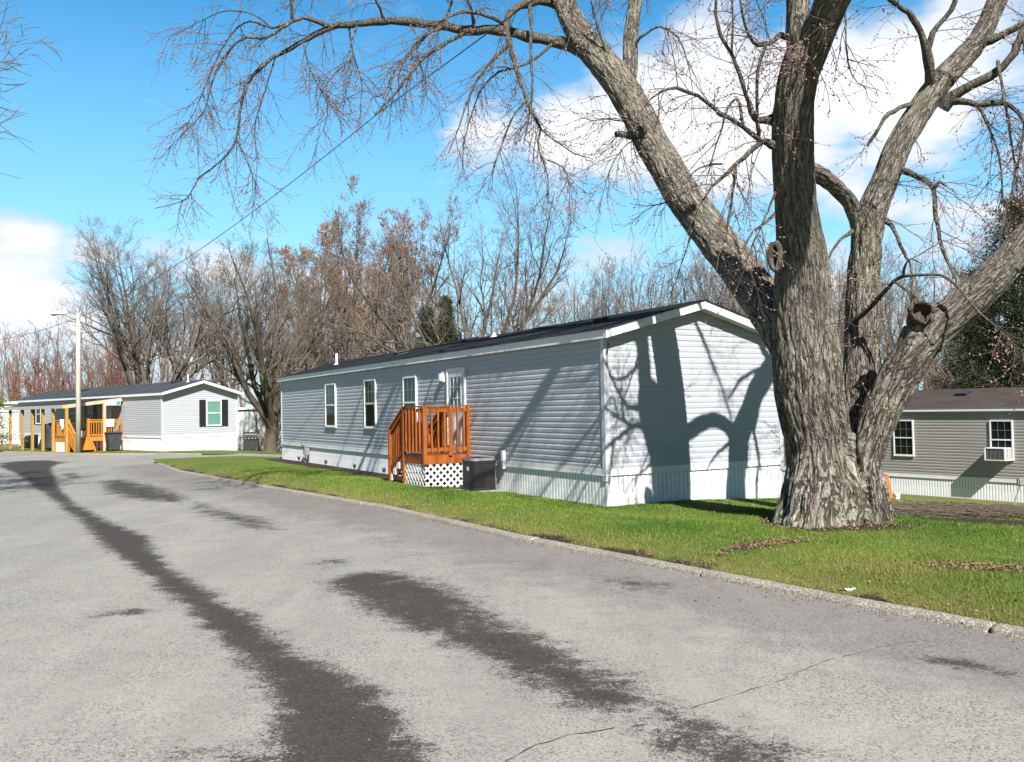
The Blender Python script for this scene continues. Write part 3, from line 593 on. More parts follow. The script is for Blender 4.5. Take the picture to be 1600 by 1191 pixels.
        s.roof = rf.build('roof', roofm, q); s.sl = sl
    def w(s, p, z=0): return s.A+s.u*p[0]+s.v*p[1]+np.array([0, 0, z])
    def roofz(s, x): return s.ft+(x+s.ov)*s.sl if x < s.W/2 else s.ft+(s.W-x+s.ov)*s.sl
    def onroof(s, px, py):                                   # pixel -> (x, y) on the near slope
        n = -s.u*s.sl+np.array([0, 0, 1.]); P0 = s.w((0, 0), s.zg+s.ft+s.ov*s.sl); p = onplane(px, py, P0, n)-s.A
        return float(p@s.u), float(p@s.v)
    def face(s, side):
        return {'long': lambda a, z, o: (-o, a, z), 'end': lambda a, z, o: (a, -o, z)}[side]
    def wallpt(s, side, px, py):
        n = s.u if side == 'long' else s.v; p = onplane(px, py, s.A, n)
        return float((p-s.A)@(s.v if side == 'long' else s.u)), float(p[2]-s.zg)
def mbox(mb, f, a0, a1, z0, z1, o0, o1):
    return mb.hexa([f(a0, z0, o0), f(a1, z0, o0), f(a1, z0, o1), f(a0, z0, o1), f(a0, z1, o0), f(a1, z1, o0), f(a1, z1, o1), f(a0, z1, o1)])
def window(h, side, a0, a1, z0, z1, grid=(3, 2), curtain=None, cz=(.5, 1), lower='interior', mgrid_low=False, shutters=False, fw=.045):
    f = h.face(side); m = MB(); zm = (z0+z1)/2
    mbox(m, f, a0, a0+fw, z0, z1, .0, .055); mbox(m, f, a1-fw, a1, z0, z1, .0, .055)
    mbox(m, f, a0+fw, a1-fw, z1-fw, z1, .0, .053); mbox(m, f, a0+fw, a1-fw, z0, z0+fw, .0, .053); mbox(m, f, a0+fw, a1-fw, zm-.022, zm+.022, .0, .05)
    mbox(m, f, a0-.012, a1+.012, z0-.025, z0-.001, .0, .065)
    w = m.build('window', M['white'], h.root)
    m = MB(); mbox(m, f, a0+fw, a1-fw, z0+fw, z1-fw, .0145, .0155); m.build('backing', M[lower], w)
    if curtain:
        m = MB(); n = 26; zz0, zz1 = z0+(z1-z0)*cz[0], z1-fw; vs = []
        for i in range(n+1):
            a = a0+fw+(a1-a0-2*fw)*i/n; o = .022+.005*math.sin(i*1.25+a0); vs += [f(a, zz0, o), f(a, zz1, o)]
        m.add(vs, [(2*i, 2*i+2, 2*i+3, 2*i+1) for i in range(n)]); m.build('curtain', M[curtain], w)
    for (y0, y1, o) in ((z0+fw, zm-.022, .034), (zm+.022, z1-fw, .040)):
        m = MB(); m.add([f(a0+fw, y0, o), f(a1-fw, y0, o), f(a1-fw, y1, o), f(a0+fw, y1, o)], [(0, 1, 2, 3)] if side == 'end' else [(3, 2, 1, 0)]); m.build('pane', M['glass'], w)
    m = MB()
    for k, (y0, y1) in enumerate(((zm+.022, z1-fw), (z0+fw, zm-.022))):
        if k and not mgrid_low: continue
        for i in range(1, grid[0]): a = a0+fw+(a1-a0-2*fw)*i/grid[0]; mbox(m, f, a-.007, a+.007, y0, y1, .029, .033)
        for i in range(1, grid[1]): z = y0+(y1-y0)*i/grid[1]; mbox(m, f, a0+fw, a1-fw, z-.007, z+.007, .0285, .0325)
    if m.v: m.build('muntin', M['white'], w)
    if shutters:
        for b0, b1 in ((a0-.40, a0-.03), (a1+.03, a1+.40)):
            m = MB(); mbox(m, f, b0, b1, z0-.05, z1+.05, 0, .03)
            for i in range(int((z1-z0)/.055)): z = z0+.02+i*.055; mbox(m, f, b0+.05, b1-.05, z, z+.03, .03, .04)
            for a, b in ((b0, b0+.05), (b1-.05, b1)): mbox(m, f, a, b, z0-.05, z1+.05, .03, .042)
            m.build('shutter', M['shutter'], h.root)
    return w
def vent(h, px, py, kind='box'):
    x, y = h.onroof(px, py); z = h.roofz(x)
    m = MB()
    if kind == 'box':
        e = .19; zz = lambda dx: z+dx*h.sl
        m.hexa([(x-e, y-e, zz(-e)), (x+e, y-e, zz(e)), (x+e, y+e, zz(e)), (x-e, y+e, zz(-e)), (x-e*.9, y-e*.9, zz(-e)+.10), (x+e*.9, y-e*.9, zz(e)+.07), (x+e*.9, y+e*.9, zz(e)+.07), (x-e*.9, y+e*.9, zz(-e)+.10)])
        m.hexa([(x-e*1.25, y-e*1.15, zz(-e*1.2)+.085), (x+e*1.1, y-e*1.15, zz(e)+.075), (x+e*1.1, y+e*1.15, zz(e)+.075), (x-e*1.25, y+e*1.15, zz(-e*1.2)+.085), (x-e*1.2, y-e*1.1, zz(-e)+.115), (x+e, y-e*1.1, zz(e)+.095), (x+e, y+e*1.1, zz(e)+.095), (x-e*1.2, y+e*1.1, zz(-e)+.115)])
        m.build('roof_vent', M['black_plastic'], h.roof)
    else:
        hh = .42 if kind == 'pipe' else .12; m.lathe([(.11, -.02), (.09, .03), (.045, .05), (.042, hh), (.036, hh)], (x, y, z), 12); m.build('vent_pipe', M['white'], h.roof)
# ---- the gray house in the middle
zgA = -1.757
H1 = House('mobile_home', A1, psi1, W1, L1, zgA, 'gray sided mobile home with white skirting and an orange wooden stoop, beside the big tree', 'mobile home', M['siding_gray'], M['shingle_black'], -1.096, 1.205, .585)
for a0, a1, z0, z1 in ((14.44, 15.47, -.47, .93), (10.93, 11.83, -.475, .93), (8.07, 8.93, -.47, .90)):
    window(H1, 'long', a0, a1, z0-zgA, z1-zgA, (3, 2), 'curtain', (.5, 1), 'interior')
f = H1.face('long'); dr0, dr1, dz0, dz1 = 5.33, 6.29, -1.0-zgA, .985-zgA
m = MB(); mbox(m, f, dr0, dr0+.06, dz0, dz1, 0, .05); mbox(m, f, dr1-.06, dr1, dz0, dz1, 0, .05); mbox(m, f, dr0+.06, dr1-.06, dz1-.06, dz1, 0, .048); mbox(m, f, dr0, dr1, dz0-.04, dz0, 0, .07)
dfr = m.build('door_frame', M['white_trim'], H1.root)
m = MB(); mbox(m, f, dr0+.06, dr1-.06, dz0, dz1-.06, 0, .03)
for z0, z1 in ((dz0+.18, dz0+.85),): 
    for a0, a1 in ((dr0+.16, dr0+.45), (dr0+.51, dr0+.80)): mbox(m, f, a0, a1, z0, z1, .03, .036); mbox(m, f, a0+.04, a1-.04, z0+.04, z1-.04, .036, .041)
door = m.build('door', M['door'], H1.root)
m = MB(); mbox(m, f, dr0+.20, dr1-.20, dz0+1.02, dz1-.2, .03, .032); m.build('blind', M['blind'], door)
m = MB(); m.add([f(dr0+.2, dz0+1.02, .037), f(dr1-.2, dz0+1.02, .037), f(dr1-.2, dz1-.2, .037), f(dr0+.2, dz1-.2, .037)], [(3, 2, 1, 0)]); m.build('pane', M['glass'], door)
m = MB()
for i in range(4): a = dr0+.2+(dr1-dr0-.4)*i/3; mbox(m, f, a-.012, a+.012, dz0+1.0, dz1-.18, .036, .046)
for i in range(4): z = dz0+1.02+(dz1-dz0-1.22)*i/3; mbox(m, f, dr0+.19, dr1-.19, z-.012, z+.012, .0365, .0455)
m.build('muntin', M['white'], door)
m = MB(); m.lathe([(.0, 0), (.02, .0), (.02, .02), (.03, .03), (.03, .05), (.0, .06)], (0, 0, 0), 12); kn = m.build('handle', M['gray_metal'], door); kn.location = f(dr1-.14, dz0+.95, .03); kn.rotation_euler = (0, R(-90), 0)
m = MB(); z_ = .93-zgA; mbox(m, f, 6.42, 6.56, z_-.26, z_, .013, .05); mbox(m, f, 6.44, 6.54, z_-.23, z_-.05, .05, .14); m.build('porch_light', M['white'], H1.root, False, .008)
for px, py in ((929,507),(983,488),(826,513),(734,531),(626,554),(580,557),(467,580)): vent(H1, px, py)
vent(H1, 526, 570, 'pipe'); vent(H1, 772, 527, 'cap'); vent(H1, 565, 556, 'cap')
m = MB(); m.tube([f(.12, 1.18-zgA, -.12), f(-.05, 1.13-zgA, -.06), f(-.06, 1.05-zgA, -.05), f(-.05, .93-zgA, -.03)], .012, 6); m.build('cable_stub', M['wire'], H1.root)
m = MB(); mbox(m, f, 3.52, 3.58, .50, .86, .03, .09); mbox(m, f, 3.51, 3.59, .66, .88, .028, .10); m.build('conduit_box', M['white_trim'], H1.root)
# ---- stoop of the gray house
DK = empty('wooden_stoop', H1.w((0, 5.2), zgA), psi1, 'orange stained wooden stoop with railings and white lattice skirt at the gray home door', 'stoop')
fz, dl, dw = -1.0-zgA, 1.14, 1.12                          # deck local: x outward is negative, y along the wall
m = MB()
for i in range(8): m.box(-dw+i*.14, -dw+i*.14+.132, .0, dl, fz-.04, fz)
m.build('deck_boards', M['orange'], DK)
m = MB(); m.box(-dw-.03, .0, -.03, -.002, fz-.20, fz+.0); m.box(-dw-.032, -dw-.002, -.03, dl+.03, fz-.20, fz); m.box(-dw, .0, dl+.002, dl+.03, fz-.20, fz-.042); m.build('rim_board', M['orange'], DK)
zp = 1.075
def post(x, y, z0, z1, w=.09):
    b = MB(); b.box(x-w/2, x+w/2, y-w/2, y+w/2, z0, z1); return b.build('post', M['orange'], DK, False, .006)
for x, y, z0 in ((-dw-.02, -.03, fz-.2), (-.06, -.03, fz-.2), (-dw-.02, dl-.03, .0), (-.12, dl-.03, 0)): post(x, y, z0, fz+zp)
def rail(x0, y0, x1, y1, za, zb, n, drop=0, w=.085, bw=.036, nm='railing'):
    """guard between two posts; za..zb above the walking line, dropping by `drop`"""
    b = MB(); b.bar((x0, y0, za+fz), (x1, y1, za+fz-drop), w, .036); b.bar((x0, y0, za+fz-.09), (x1, y1, za+fz-drop-.09), .038, .085); b.bar((x0, y0, zb+fz), (x1, y1, zb+fz-drop), .038, .085)
    for i in range(1, n+1):
        t_ = i/(n+1); x, y, dz = x0+(x1-x0)*t_, y0+(y1-y0)*t_, drop*t_; nx, ny = (y1-y0), -(x1-x0); l = math.hypot(nx, ny); ox, oy = nx/l*.034, ny/l*.034
        b.bar((x+ox, y+oy, zb+fz-dz-.06), (x+ox, y+oy, za+fz-dz-.045), bw, bw, (1, 0, 0))
    return b.build(nm, M['orange'], DK)
rail(-dw-.02, -.03, -.02, -.03, zp+.015, .12, 6); rail(-dw-.02, dl-.03, -dw-.02, -.03, zp+.014, .12, 5)
mid = MB(); mid.box(-.56, -.47, -.075, -.045, fz-.02, fz+zp-.03); mid.build('post', M['orange'], DK)
# stairs running down along the wall
sy1 = dl+.82; drop = .62
m = MB()
for sx in (-dw+.02, -.18): m.hexa([(sx-.02, dl+.03, fz-.26), (sx+.02, dl+.03, fz-.26), (sx+.02, sy1+.05, .0), (sx-.02, sy1+.05, .0), (sx-.02, dl+.03, fz-.03), (sx+.02, dl+.03, fz-.03), (sx+.02, sy1+.05, .16), (sx-.02, sy1+.05, .16)])
for i in range(3): z = fz-.165*(i+1); y = dl+.03+.27*i; m.box(-dw+.04, -.2, y, y+.29, z-.036, z)
m.build('stair', M['orange_dark'], DK)
for sx in (-dw-.02, -.12):
    post(sx, sy1, -.03, fz+zp-.50); rail(sx, dl-.03, sx, sy1, zp+.013, .12, 7, .52, nm='stair_railing')
m = MB()
for i, (x, y) in enumerate(((-dw+.0, sy1-.02), (-dw, sy1-.24), (-dw, sy1-.48))): m.box(x-.03, x+.01, y-.07, y+.07, .10+i*.15, .24+i*.15)
m.build('white_bracket', M['white'], DK)
def lattice(P0, D, ln, z0, z1, p, wd, th, m, nm, par):
    b = MB(); P0, D = Vector(P0), Vector(D); N = D.cross(Vector((0, 0, 1))); h = z1-z0
    for sgn, off in ((1, 0), (-1, th)):
        a = -h if sgn > 0 else 0; 
        while a < (ln if sgn > 0 else ln+h):
            # diagonal line: e = a + sgn*(z), clip to rectangle
            t0, t1 = 0, h
            if sgn > 0: t0, t1 = max(0, -a), min(h, ln-a)
            else: t0, t1 = max(0, a-ln), min(h, a)
            if t1-t0 > .02:
                q0 = P0+D*(a+sgn*t0)+Vector((0, 0, z0+t0))+N*off; q1 = P0+D*(a+sgn*t1)+Vector((0, 0, z0+t1))+N*off
                b.bar(q0, q1, wd, th*.98, N)
            a += p
    return b.build(nm, m, par)
lattice((-dw-.005, -.012, 0), (1, 0, 0), dw-.01, .0, fz-.2, .165, .044, .006, M['white'], 'lattice_skirt', DK)
lattice((-dw-.012, dl, 0), (0, -1, 0), dl, .0, fz-.2, .165, .044, .006, M['white'], 'lattice_skirt', DK)
lattice((-dw+.03, dl-.02, 0), (0, -1, 0), dl-.12, fz+.16, fz+.74, .075, .034, .005, M['orange'], 'lattice_panel', DK)
m = MB(); m.box(-dw+.06, -dw+.10, .1, dl-.2, fz+.01, fz+.05); m.build('threshold_strip', M['white'], DK)
# ---- condenser beside the stoop
def condenser(loc, rz, sx, sy, hh, dark, label, side, top):
    o = empty('air_conditioner', loc, rz, label, 'air conditioner'); n = 40
    def ring(ins, z):
        P = []; r = .11-ins
        for cx, cy, a0 in ((sx/2-.11, sy/2-.11, 0), (-sx/2+.11, sy/2-.11, 90), (-sx/2+.11, -sy/2+.11, 180), (sx/2-.11, -sy/2+.11, 270)):
            for k in range(6): a = R(a0+18*k); P.append((cx+math.cos(a)*r, cy+math.sin(a)*r, z))
        return P
    m = MB(); lv = []
    z = .05
    while z < hh-.05: lv += [(0, z), (0, z+.022), (.013, z+.026), (.013, z+.034)]; z += .037
    vs = []; [vs.extend(ring(i, z)) for i, z in lv]; k = 24
    m.add(vs, [(i*k+j, i*k+(j+1) % k, (i+1)*k+(j+1) % k, (i+1)*k+j) for i in range(len(lv)-1) for j in range(k)]); m.build('louvre_casing', side, o)
    m = MB(); vs = ring(.004, 0)+ring(-.004, .0)+ring(-.004, .055)+ring(.004, .055); m.add(vs, [(i*k+j, i*k+(j+1) % k, (i+1)*k+(j+1) % k, (i+1)*k+j) for i in range(3) for j in range(k)]); m.build('base_pan', side, o)
    m = MB(); vs = ring(.006, hh-.055)+ring(-.006, hh-.055)+ring(-.006, hh-.005)+ring(.02, hh)+ring(.07, hh); m.add(vs, [(i*k+j, i*k+(j+1) % k, (i+1)*k+(j+1) % k, (i+1)*k+j) for i in range(4) for j in range(k)]); m.build('top_rim', top, o)
    m = MB()
    for r in (.06, .10, .14, .18, .21): m.tube([(math.cos(a*math.pi/10)*r, math.sin(a*math.pi/10)*r, hh-.004+.02*(1-r/.22)) for a in range(21)], .004, 4, False)
    for a in range(8): m.tube([(0, 0, hh+.016), (math.cos(a*math.pi/4)*.23, math.sin(a*math.pi/4)*.23, hh-.004)], .004, 4)
    m.lathe([(.05, hh-.01), (.05, hh+.02), (.0, hh+.022)], (0, 0, 0), 12); m.build('fan_guard', side, o)
    m = MB(); m.add(ring(.05, hh-.14), [tuple(range(24))]); m.build('fan_well', M['interior'], o)
    m = MB(); m.box(-sx/2-.1, sx/2+.1, -sy/2-.1, sy/2+.1, -.10, -.001); m.build('concrete_pad', M['concrete'], o)
    return o
c = H1.w((-.43, 3.98)); AC = condenser((c[0], c[1], g1(c[0], c[1])+.03), psi1, .58, .58, .68, True, 'black air conditioning unit standing on the grass between stoop and gray wall', M['black_metal'], M['gray_metal'])
m = MB(); m.box(-.296, -.291, -.10, -.02, .42, .50); m.build('sticker', M['white'], AC)
# ---- gas meter, path lights
v_ = H1.wallpt('long', 483, 705)[0]; gz = g1(*H1.w((-.15, v_))[:2])
gm = empty('gas_meter', (*H1.w((-.14, v_))[:2], gz), psi1, 'gray gas meter on a pipe against the white skirting', 'gas meter')
m = MB(); m.tube([(0, 0, -.02), (0, 0, .52), (0, .03, .60), (0, .13, .62)], .02, 8); m.build('riser_pipe', M['brown_metal'], gm)
m = MB(); m.lathe([(.02, -.05), (.09, -.03), (.105, 0), (.09, .03), (.03, .05)], (0, 0, 0), 16); rg = m.build('regulator', M['brown_metal'], gm); rg.location = (-.02, .2, .6); rg.rotation_euler = (0, R(80), 0)
m = MB(); m.box(-.09, .09, -.24, -.04, .26, .52); b_ = m.build('meter_box', M['gray_metal'], gm, False, .025)
for i, (px, py) in enumerate(((467,716),(509,723),(554,731),(600,739))):
    vv = onplane(px, py, H1.w((-.32, 0)), H1.u); v_ = float((vv-H1.A)@H1.v); p = H1.w((-.32, v_)); z = g1(p[0], p[1])
    pl = empty('path_light', (p[0], p[1], z), 0, ['small black path light on the mulch, nearest the far corner of the gray home', 'small black path light on the mulch just right of the gas meter', 'small black path light on the mulch midway between gas meter and stairs', 'small black path light on the mulch right beside the foot of the stairs'][i], 'path light', 'black path lights along the white skirting')
    m = MB(); m.lathe([(.012, -.05), (.012, .10), (.045, .11), (.045, .2), (.012, .2)], n=10); m.build('stake_body', M['black_plastic'], pl)
    m = MB(); m.lathe([(.06, .205), (.055, .23), (.02, .245)], n=10); m.build('cap', M['gray_metal'], pl)
# ---- house on the left across the side street
zg2 = -1.95
H2 = House('mobile_home', (-18.5, 45.4), R(47), 4.33, 22.2, zg2, 'pale gray mobile home with black shutters and a covered porch, across the side street', 'mobile home', M['siding_far'], M['shingle_slate'], -1.10, 1.05, .62, .12, .35, .17)
e0 = H2.wallpt('end', 322, 640)[0]; e1 = H2.wallpt('end', 345.5, 640)[0]; z1_ = H2.wallpt('end', 334, 626)[1]; z0_ = H2.wallpt('end', 334, 665)[1]
window(H2, 'end', e0, e1, z0_, z1_, (1, 1), 'curtain_teal', (.02, 1), 'interior', shutters=True)
for pxa, pxb in ((54.5, 67), (137, 147), (110, 119)):
    s0 = H2.wallpt('long', pxb, 650)[0]; s1 = H2.wallpt('long', pxa, 650)[0]; c_ = (s0+s1)/2
    window(H2, 'long', c_-.45, c_+.45, -.42-zg2, .85-zg2, (1, 1), 'curtain', (.5, 1), 'interior', shutters=True)
s0 = H2.wallpt('long', 170, 650)[0]; f = H2.face('long'); m = MB(); mbox(m, f, s0-.45, s0+.45, -1.1-zg2, .9-zg2, 0, .03); m.build('door', M['door'], H2.root)
vent(H2, 274, 598); vent(H2, 133, 611); vent(H2, 294, 597, 'pipe')
# window air conditioner on its right side
p = H2.w((4.33, .9)); wac = empty('window_air_conditioner', (p[0], p[1], -.35), R(47), 'white window air conditioner on the right side of the far left home', 'air conditioner')
m = MB(); m.box(.0, .45, -.3, .3, -.22, .2); m.build('casing', M['white'], wac, False, .02); m = MB(); m.box(.452, .46, -.25, .25, -.17, .15); m.build('grille', M['gray_metal'], wac)
# porch roof and posts
def onp2(px, py, x): return onplane(px, py, H2.w((x, 0)), H2.u)
def pu(px, x): p = onp2(px, 670, x); return float((p-H2.A)@H2.v)
vR = pu(190, -.1)
def pv(px): return pu(px, PX)
def onend(px): p = onplane(px, 670, H2.w((0, vR)), H2.v); return float((p-H2.A)@H2.u)
PX = onend(104); vL = pv(10); print('porch', PX, vR, vL)      # the front corner post stands at px 104
PR = empty('porch_roof', H2.w((0, 0), zg2), R(47), 'long lean-to porch roof on wooden posts in front of the far left home', 'porch roof')
zo, zi = .50-zg2, .98-zg2
m = MB(); m.hexa([(PX-.15, vR, zo+.12), (-.13, vR, zi), (-.13, vL, zi), (PX-.15, vL, zo+.12), (PX-.15, vR, zo+.15), (-.13, vR, zi+.03), (-.13, vL, zi+.03), (PX-.15, vL, zo+.15)]); m.build('roof_sheet', M['shingle_black'], PR)
vm = vR
m = MB(); m.box(PX-.03, PX+.05, vm, vL, zo-.02, zo+.12)
m.build('beam', M['raw_wood'], PR); m = MB(); n = 60
for i in range(n):
    a = vm+(vL-vm)*i/n; b = vm+(vL-vm)*(i+.92)/n; dz = .02*math.sin(i*2.1); m.hexa([(PX-.17, a, zo-.04+dz), (PX-.15, a, zo-.04+dz), (PX-.15, b, zo-.03-dz), (PX-.17, b, zo-.03-dz), (PX-.17, a, zo+.14), (PX-.15, a, zo+.14), (PX-.15, b, zo+.14), (PX-.17, b, zo+.14)])
m.build('edge_trim', M['concrete'], PR)
m = MB(); m.hexa([(PX-.2, vR-.03, zo-.06), (-.05, vR-.03, zi-.14), (-.05, vR+.03, zi-.14), (PX-.2, vR+.03, zo-.06), (PX-.2, vR-.03, zo+.13), (-.05, vR-.03, zi+.04), (-.05, vR+.03, zi+.04), (PX-.2, vR+.03, zo+.13)]); m.build('rafter', M['raw_wood'], PR)
for i, px in enumerate((16, 35, 50.5, 67, 83, 104, 163)):
    x_, v_ = (PX, pv(px)) if px < 150 else (onend(px), vR)
    w_ = H2.w((x_, v_)); z = g1(w_[0], w_[1])-zg2; m = MB(); e = .068; m.box(x_-e, x_+e, v_-e, v_+e, z-.1, zo-.02+(x_-PX)*.12); m.build('post', M['yellow_wood'] if i < 6 else M['raw_wood'], PR)
# porch deck
fd = -1.14-zg2; DX = PX+.12; DI = DX+1.06; vb = pv(84); yt = vR+.08; va = yt
PD = empty('porch_deck', H2.w((0, 0), zg2), R(47), 'honey coloured wooden porch deck with stairs under the porch roof', 'porch deck')
m = MB(); nb = 20
for i in range(nb): m.box(DX-(DX+.03)*i/nb, DX-(DX+.03)*(i+.94)/nb, yt, vb, fd-.05, fd)
m.box(DX-.04, DX-.002, yt, vb, fd-.22, fd); m.box(DX, -.03, yt-.03, yt-.002, fd-.22, fd); m.build('deck_boards', M['yellow_deck'], PD)
def rail2(x0, y0, x1, y1, n, dz=0, mm='yellow_deck'):
    b = MB(); b.bar((x0, y0, fd+.95), (x1, y1, fd+.95-dz), .10, .045); b.bar((x0, y0, fd+.84), (x1, y1, fd+.84-dz), .04, .09); b.bar((x0, y0, fd+.1), (x1, y1, fd+.1-dz), .04, .09)
    for i in range(n+1): t_ = i/n; x, y = x0+(x1-x0)*t_, y0+(y1-y0)*t_; b.bar((x, y, fd+.06-dz*t_), (x, y, fd+.94-dz*t_), .04, .04, (1, 0, 0))
    b.build('railing', M[mm], PD)
yb = yt-.95; sa, sb = yb, yt
w_ = H2.w((DX+.5, yb)); gz2 = g1(w_[0], w_[1])-zg2; dz_ = fd-gz2
rail2(DX, yt, DX, vb, 9); rail2(DX, vb, -.1, vb, 14); rail2(DI, yt, -.1, yt, 13)
m = MB()
for i in range(4): z = fd-dz_*(i+1)/5; m.box(DX+.05, DI-.06, yt-.23*(i+1), yt-.23*i, z-.04, z); m.box(DX+.05, DI-.06, yt-.02-.23*i, yt-.23*i, z, z+dz_/5-.04)
m.build('stair', M['yellow_deck'], PD)
for x in (DX, DI-.03):
    if x == DX: rail2(x, yt, x, yb, 6, dz_)
    m = MB(); m.hexa([(x-.03, yt, fd-.25), (x+.03, yt, fd-.25), (x+.03, yb, gz2), (x-.03, yb, gz2), (x-.03, yt, fd+(.62 if x == DX else .12)), (x+.03, yt, fd+(.62 if x == DX else .12)), (x+.03, yb, gz2+(.66 if x == DX else .2)), (x-.03, yb, gz2+(.66 if x == DX else .2))]); m.build('side_panel', M['yellow_deck'], PD)
    m = MB(); m.box(x-.06, x+.06, yt-.06, yt+.06, gz2, fd+1.02); m.build('post', M['yellow_deck'], PD)
m = MB(); m.box(DX-.03, DX-.01, yt+.05, vb, gz2-.1, fd-.22); m.build('skirt_panel', M['white'], PD)
for i in range(10): x = DI+.05+(-.1-DI)*i/9; m = MB(); m.box(x-.04, x+.04, yt-.02, yt+.01, gz2, fd-.22); m.build('skirt_slat', M['red_wood'], PD)
# things on and around the porch
def pl2(px, x, dz=0): p = onp2(px, 670, x); v_ = float((p-H2.A)@H2.v); w_ = H2.w((x, v_)); return (w_[0], w_[1], g1(w_[0], w_[1])+dz)
p = onp2(97, 668, DX-.06); tq = empty('towel', (p[0], p[1], fd+zg2+.5), R(47), 'white towel hung over the porch railing', 'towel'); m = MB(); n = 12
vs = []
for i in range(n+1):
    y = -.26+.52*i/n; low = -.05-.14*abs(math.sin(i*.6))-(.1 if 3 < i < 9 else 0)
    vs += [(-.01+.015*math.sin(i*1.9), y, .50), (-.02+.02*math.sin(i*1.4), y, .25), (-.02+.03*math.sin(i*1.7), y, .12+low)]
m.add(vs, [(3*i+j, 3*i+3+j, 3*i+4+j, 3*i+1+j) for i in range(n) for j in (0, 1)]); o = m.build('cloth', M['cloth_white'], tq, True); sd = o.modifiers.new('s', 'SOLIDIFY'); sd.thickness = .012
def draped(nm, loc, rz, prof, seg, m_, label, cat, sx=1, sy=1, wob=.06):
    o = empty(nm, loc, rz, label, cat); b = MB(); vs = []
    for j, (r, z) in enumerate(prof):
        for k in range(seg): a = 2*math.pi*k/seg; rr = r*(1+wob*math.sin(a*5+j)*j/len(prof)); vs.append((rr*math.cos(a)*sx, rr*math.sin(a)*sy, z))
    n_ = len(prof); b.add(vs, [(j*seg+k, j*seg+(k+1) % seg, (j+1)*seg+(k+1) % seg, (j+1)*seg+k) for j in range(n_-1) for k in range(seg)]+[tuple(range(seg))]); b.build('cover', m_, o, True); return o
lo = pl2(79, PX+.55); draped('covered_grill', (lo[0], lo[1], lo[2]), R(47), [(.05, 1.58), (.42, 1.5), (.5, 1.32), (.52, 1.0), (.58, .7), (.66, .42), (.74, .18)], 24, M['cloth_black'], 'black fabric cover draped over a grill beside the porch', 'grill cover', .85, 1.15)
# patio chairs in the porch shade
for i, px in enumerate((133, 146)):
    p = onp2(px, 690, -.6); ch = empty('porch_chair', (p[0], p[1], fd+zg2), R(47+30*i-80), ['dark red porch chair in the shade behind the stairs', 'black porch chair in the shade by the porch window'][i], 'chair'); mm = M['red_wood'] if i == 0 else M['black_plastic']
    m = MB(); m.box(-.25, .25, -.25, .25, .40, .44); m.build('seat', mm, ch); m = MB()
    for k in range(5): m.box(-.24+k*.1, -.24+k*.1+.07, .22, .25, .44, .95)
    m.box(-.25, .25, .215, .255, .9, .98); m.build('backrest', mm, ch)
    for x in (-.22, .22):
        for y in (-.22, .22): m = MB(); m.box(x-.025, x+.025, y-.025, y+.025, 0, .4); m.build('leg', mm, ch)
p = H2.w((DI-.1, yt+.4)); m = MB(); m.box(-.14, .14, -.2, .2, 0, .34); o = m.build('cooler', M['white'], None, False, .03); o.location = (p[0], p[1], fd+zg2+.001); o.rotation_euler = (0, 0, R(47)); tag(o, 'small white cooler on the porch deck at the top of the stairs', 'cooler')
p = H2.w((onend(171), yt-.06)); sb_ = empty('notice_board', (p[0], p[1], fd+zg2+.55), R(137), 'blank white board fixed on the porch railing above the bin', 'board'); m = MB(); m.box(-.012, .012, -.27, .27, .0, .42); m.build('panel', M['white'], sb_, False, .004); m = MB(); m.box(.013, .04, -.2, .2, .1, .14); m.build('batten', M['raw_wood'], sb_)
p = H2.w((onend(176), vR-.06)); sg = empty('address_sign', (p[0], p[1], at(176, 633.5, p[1])[2]), R(137), 'white and blue address sign hanging from the right end of the porch roof', 'sign')
m = MB(); m.box(-.012, .012, -.42, .42, .0, .26); m.build('plate', M['white'], sg, False, .004)
m = MB(); m.box(-.016, -.0125, -.40, -.17, .03, .23); m.build('number_panel', M['blue_mark'], sg)
m = MB()
for k, (y, hh) in enumerate(((.33, .11), (.27, .05), (.20, .06), (.13, .05), (.06, .055), (.0, .045), (-.07, .05))):   # illegible script, as in the photograph
    m.tube([(-.015, y+.03, .10), (-.015, y+.02, .10+hh), (-.015, y, .10+hh*.6), (-.015, y-.01, .11), (-.015, y-.03, .10)], .008, 5)
m.build('lettering', M['teal_mark'], sg)
p = pl2(177, -1.0); tb = empty('trash_bin', p, R(40), 'dark gray wheeled trash bin by the porch post', 'trash bin')
m = MB(); a, b = .27, .36; m.hexa([(-a, -a, .06), (a, -a, .06), (a, a, .06), (-a, a, .06), (-b, -b, .98), (b, -b, .98), (b, b, .98), (-b, b, .98)]); m.box(-b-.03, b+.03, -b-.03, b+.03, .94, .985); m.box(-.12, .12, -.345, -.30, .62, .67); m.build('body', M['dark_bin'], tb, False, .02)
m = MB(); m.hexa([(-b-.05, -b-.06, .99), (b+.05, -b-.06, .99), (b+.05, b+.04, .99), (-b-.05, b+.04, .99), (-b+.05, -b+.06, 1.08), (b-.05, -b+.06, 1.08), (b-.05, b-.04, 1.06), (-b+.05, b-.04, 1.06)]); m.build('lid', M['dark_bin'], tb, False, .02)
for x in (-.26, .26): m = MB(); m.lathe([(.12, -.03), (.13, 0), (.12, .03)], n=14); o = m.build('wheel', M['black_plastic'], tb); o.location = (x, .3, .12); o.rotation_euler = (0, R(90), 0)
lo = pl2(46, -1.0, .05); condenser(lo, R(47), .85, .85, .82, False, 'pale gray air conditioning unit behind the porch posts of the far left home', M['light_gray_metal'], M['light_gray_metal'])
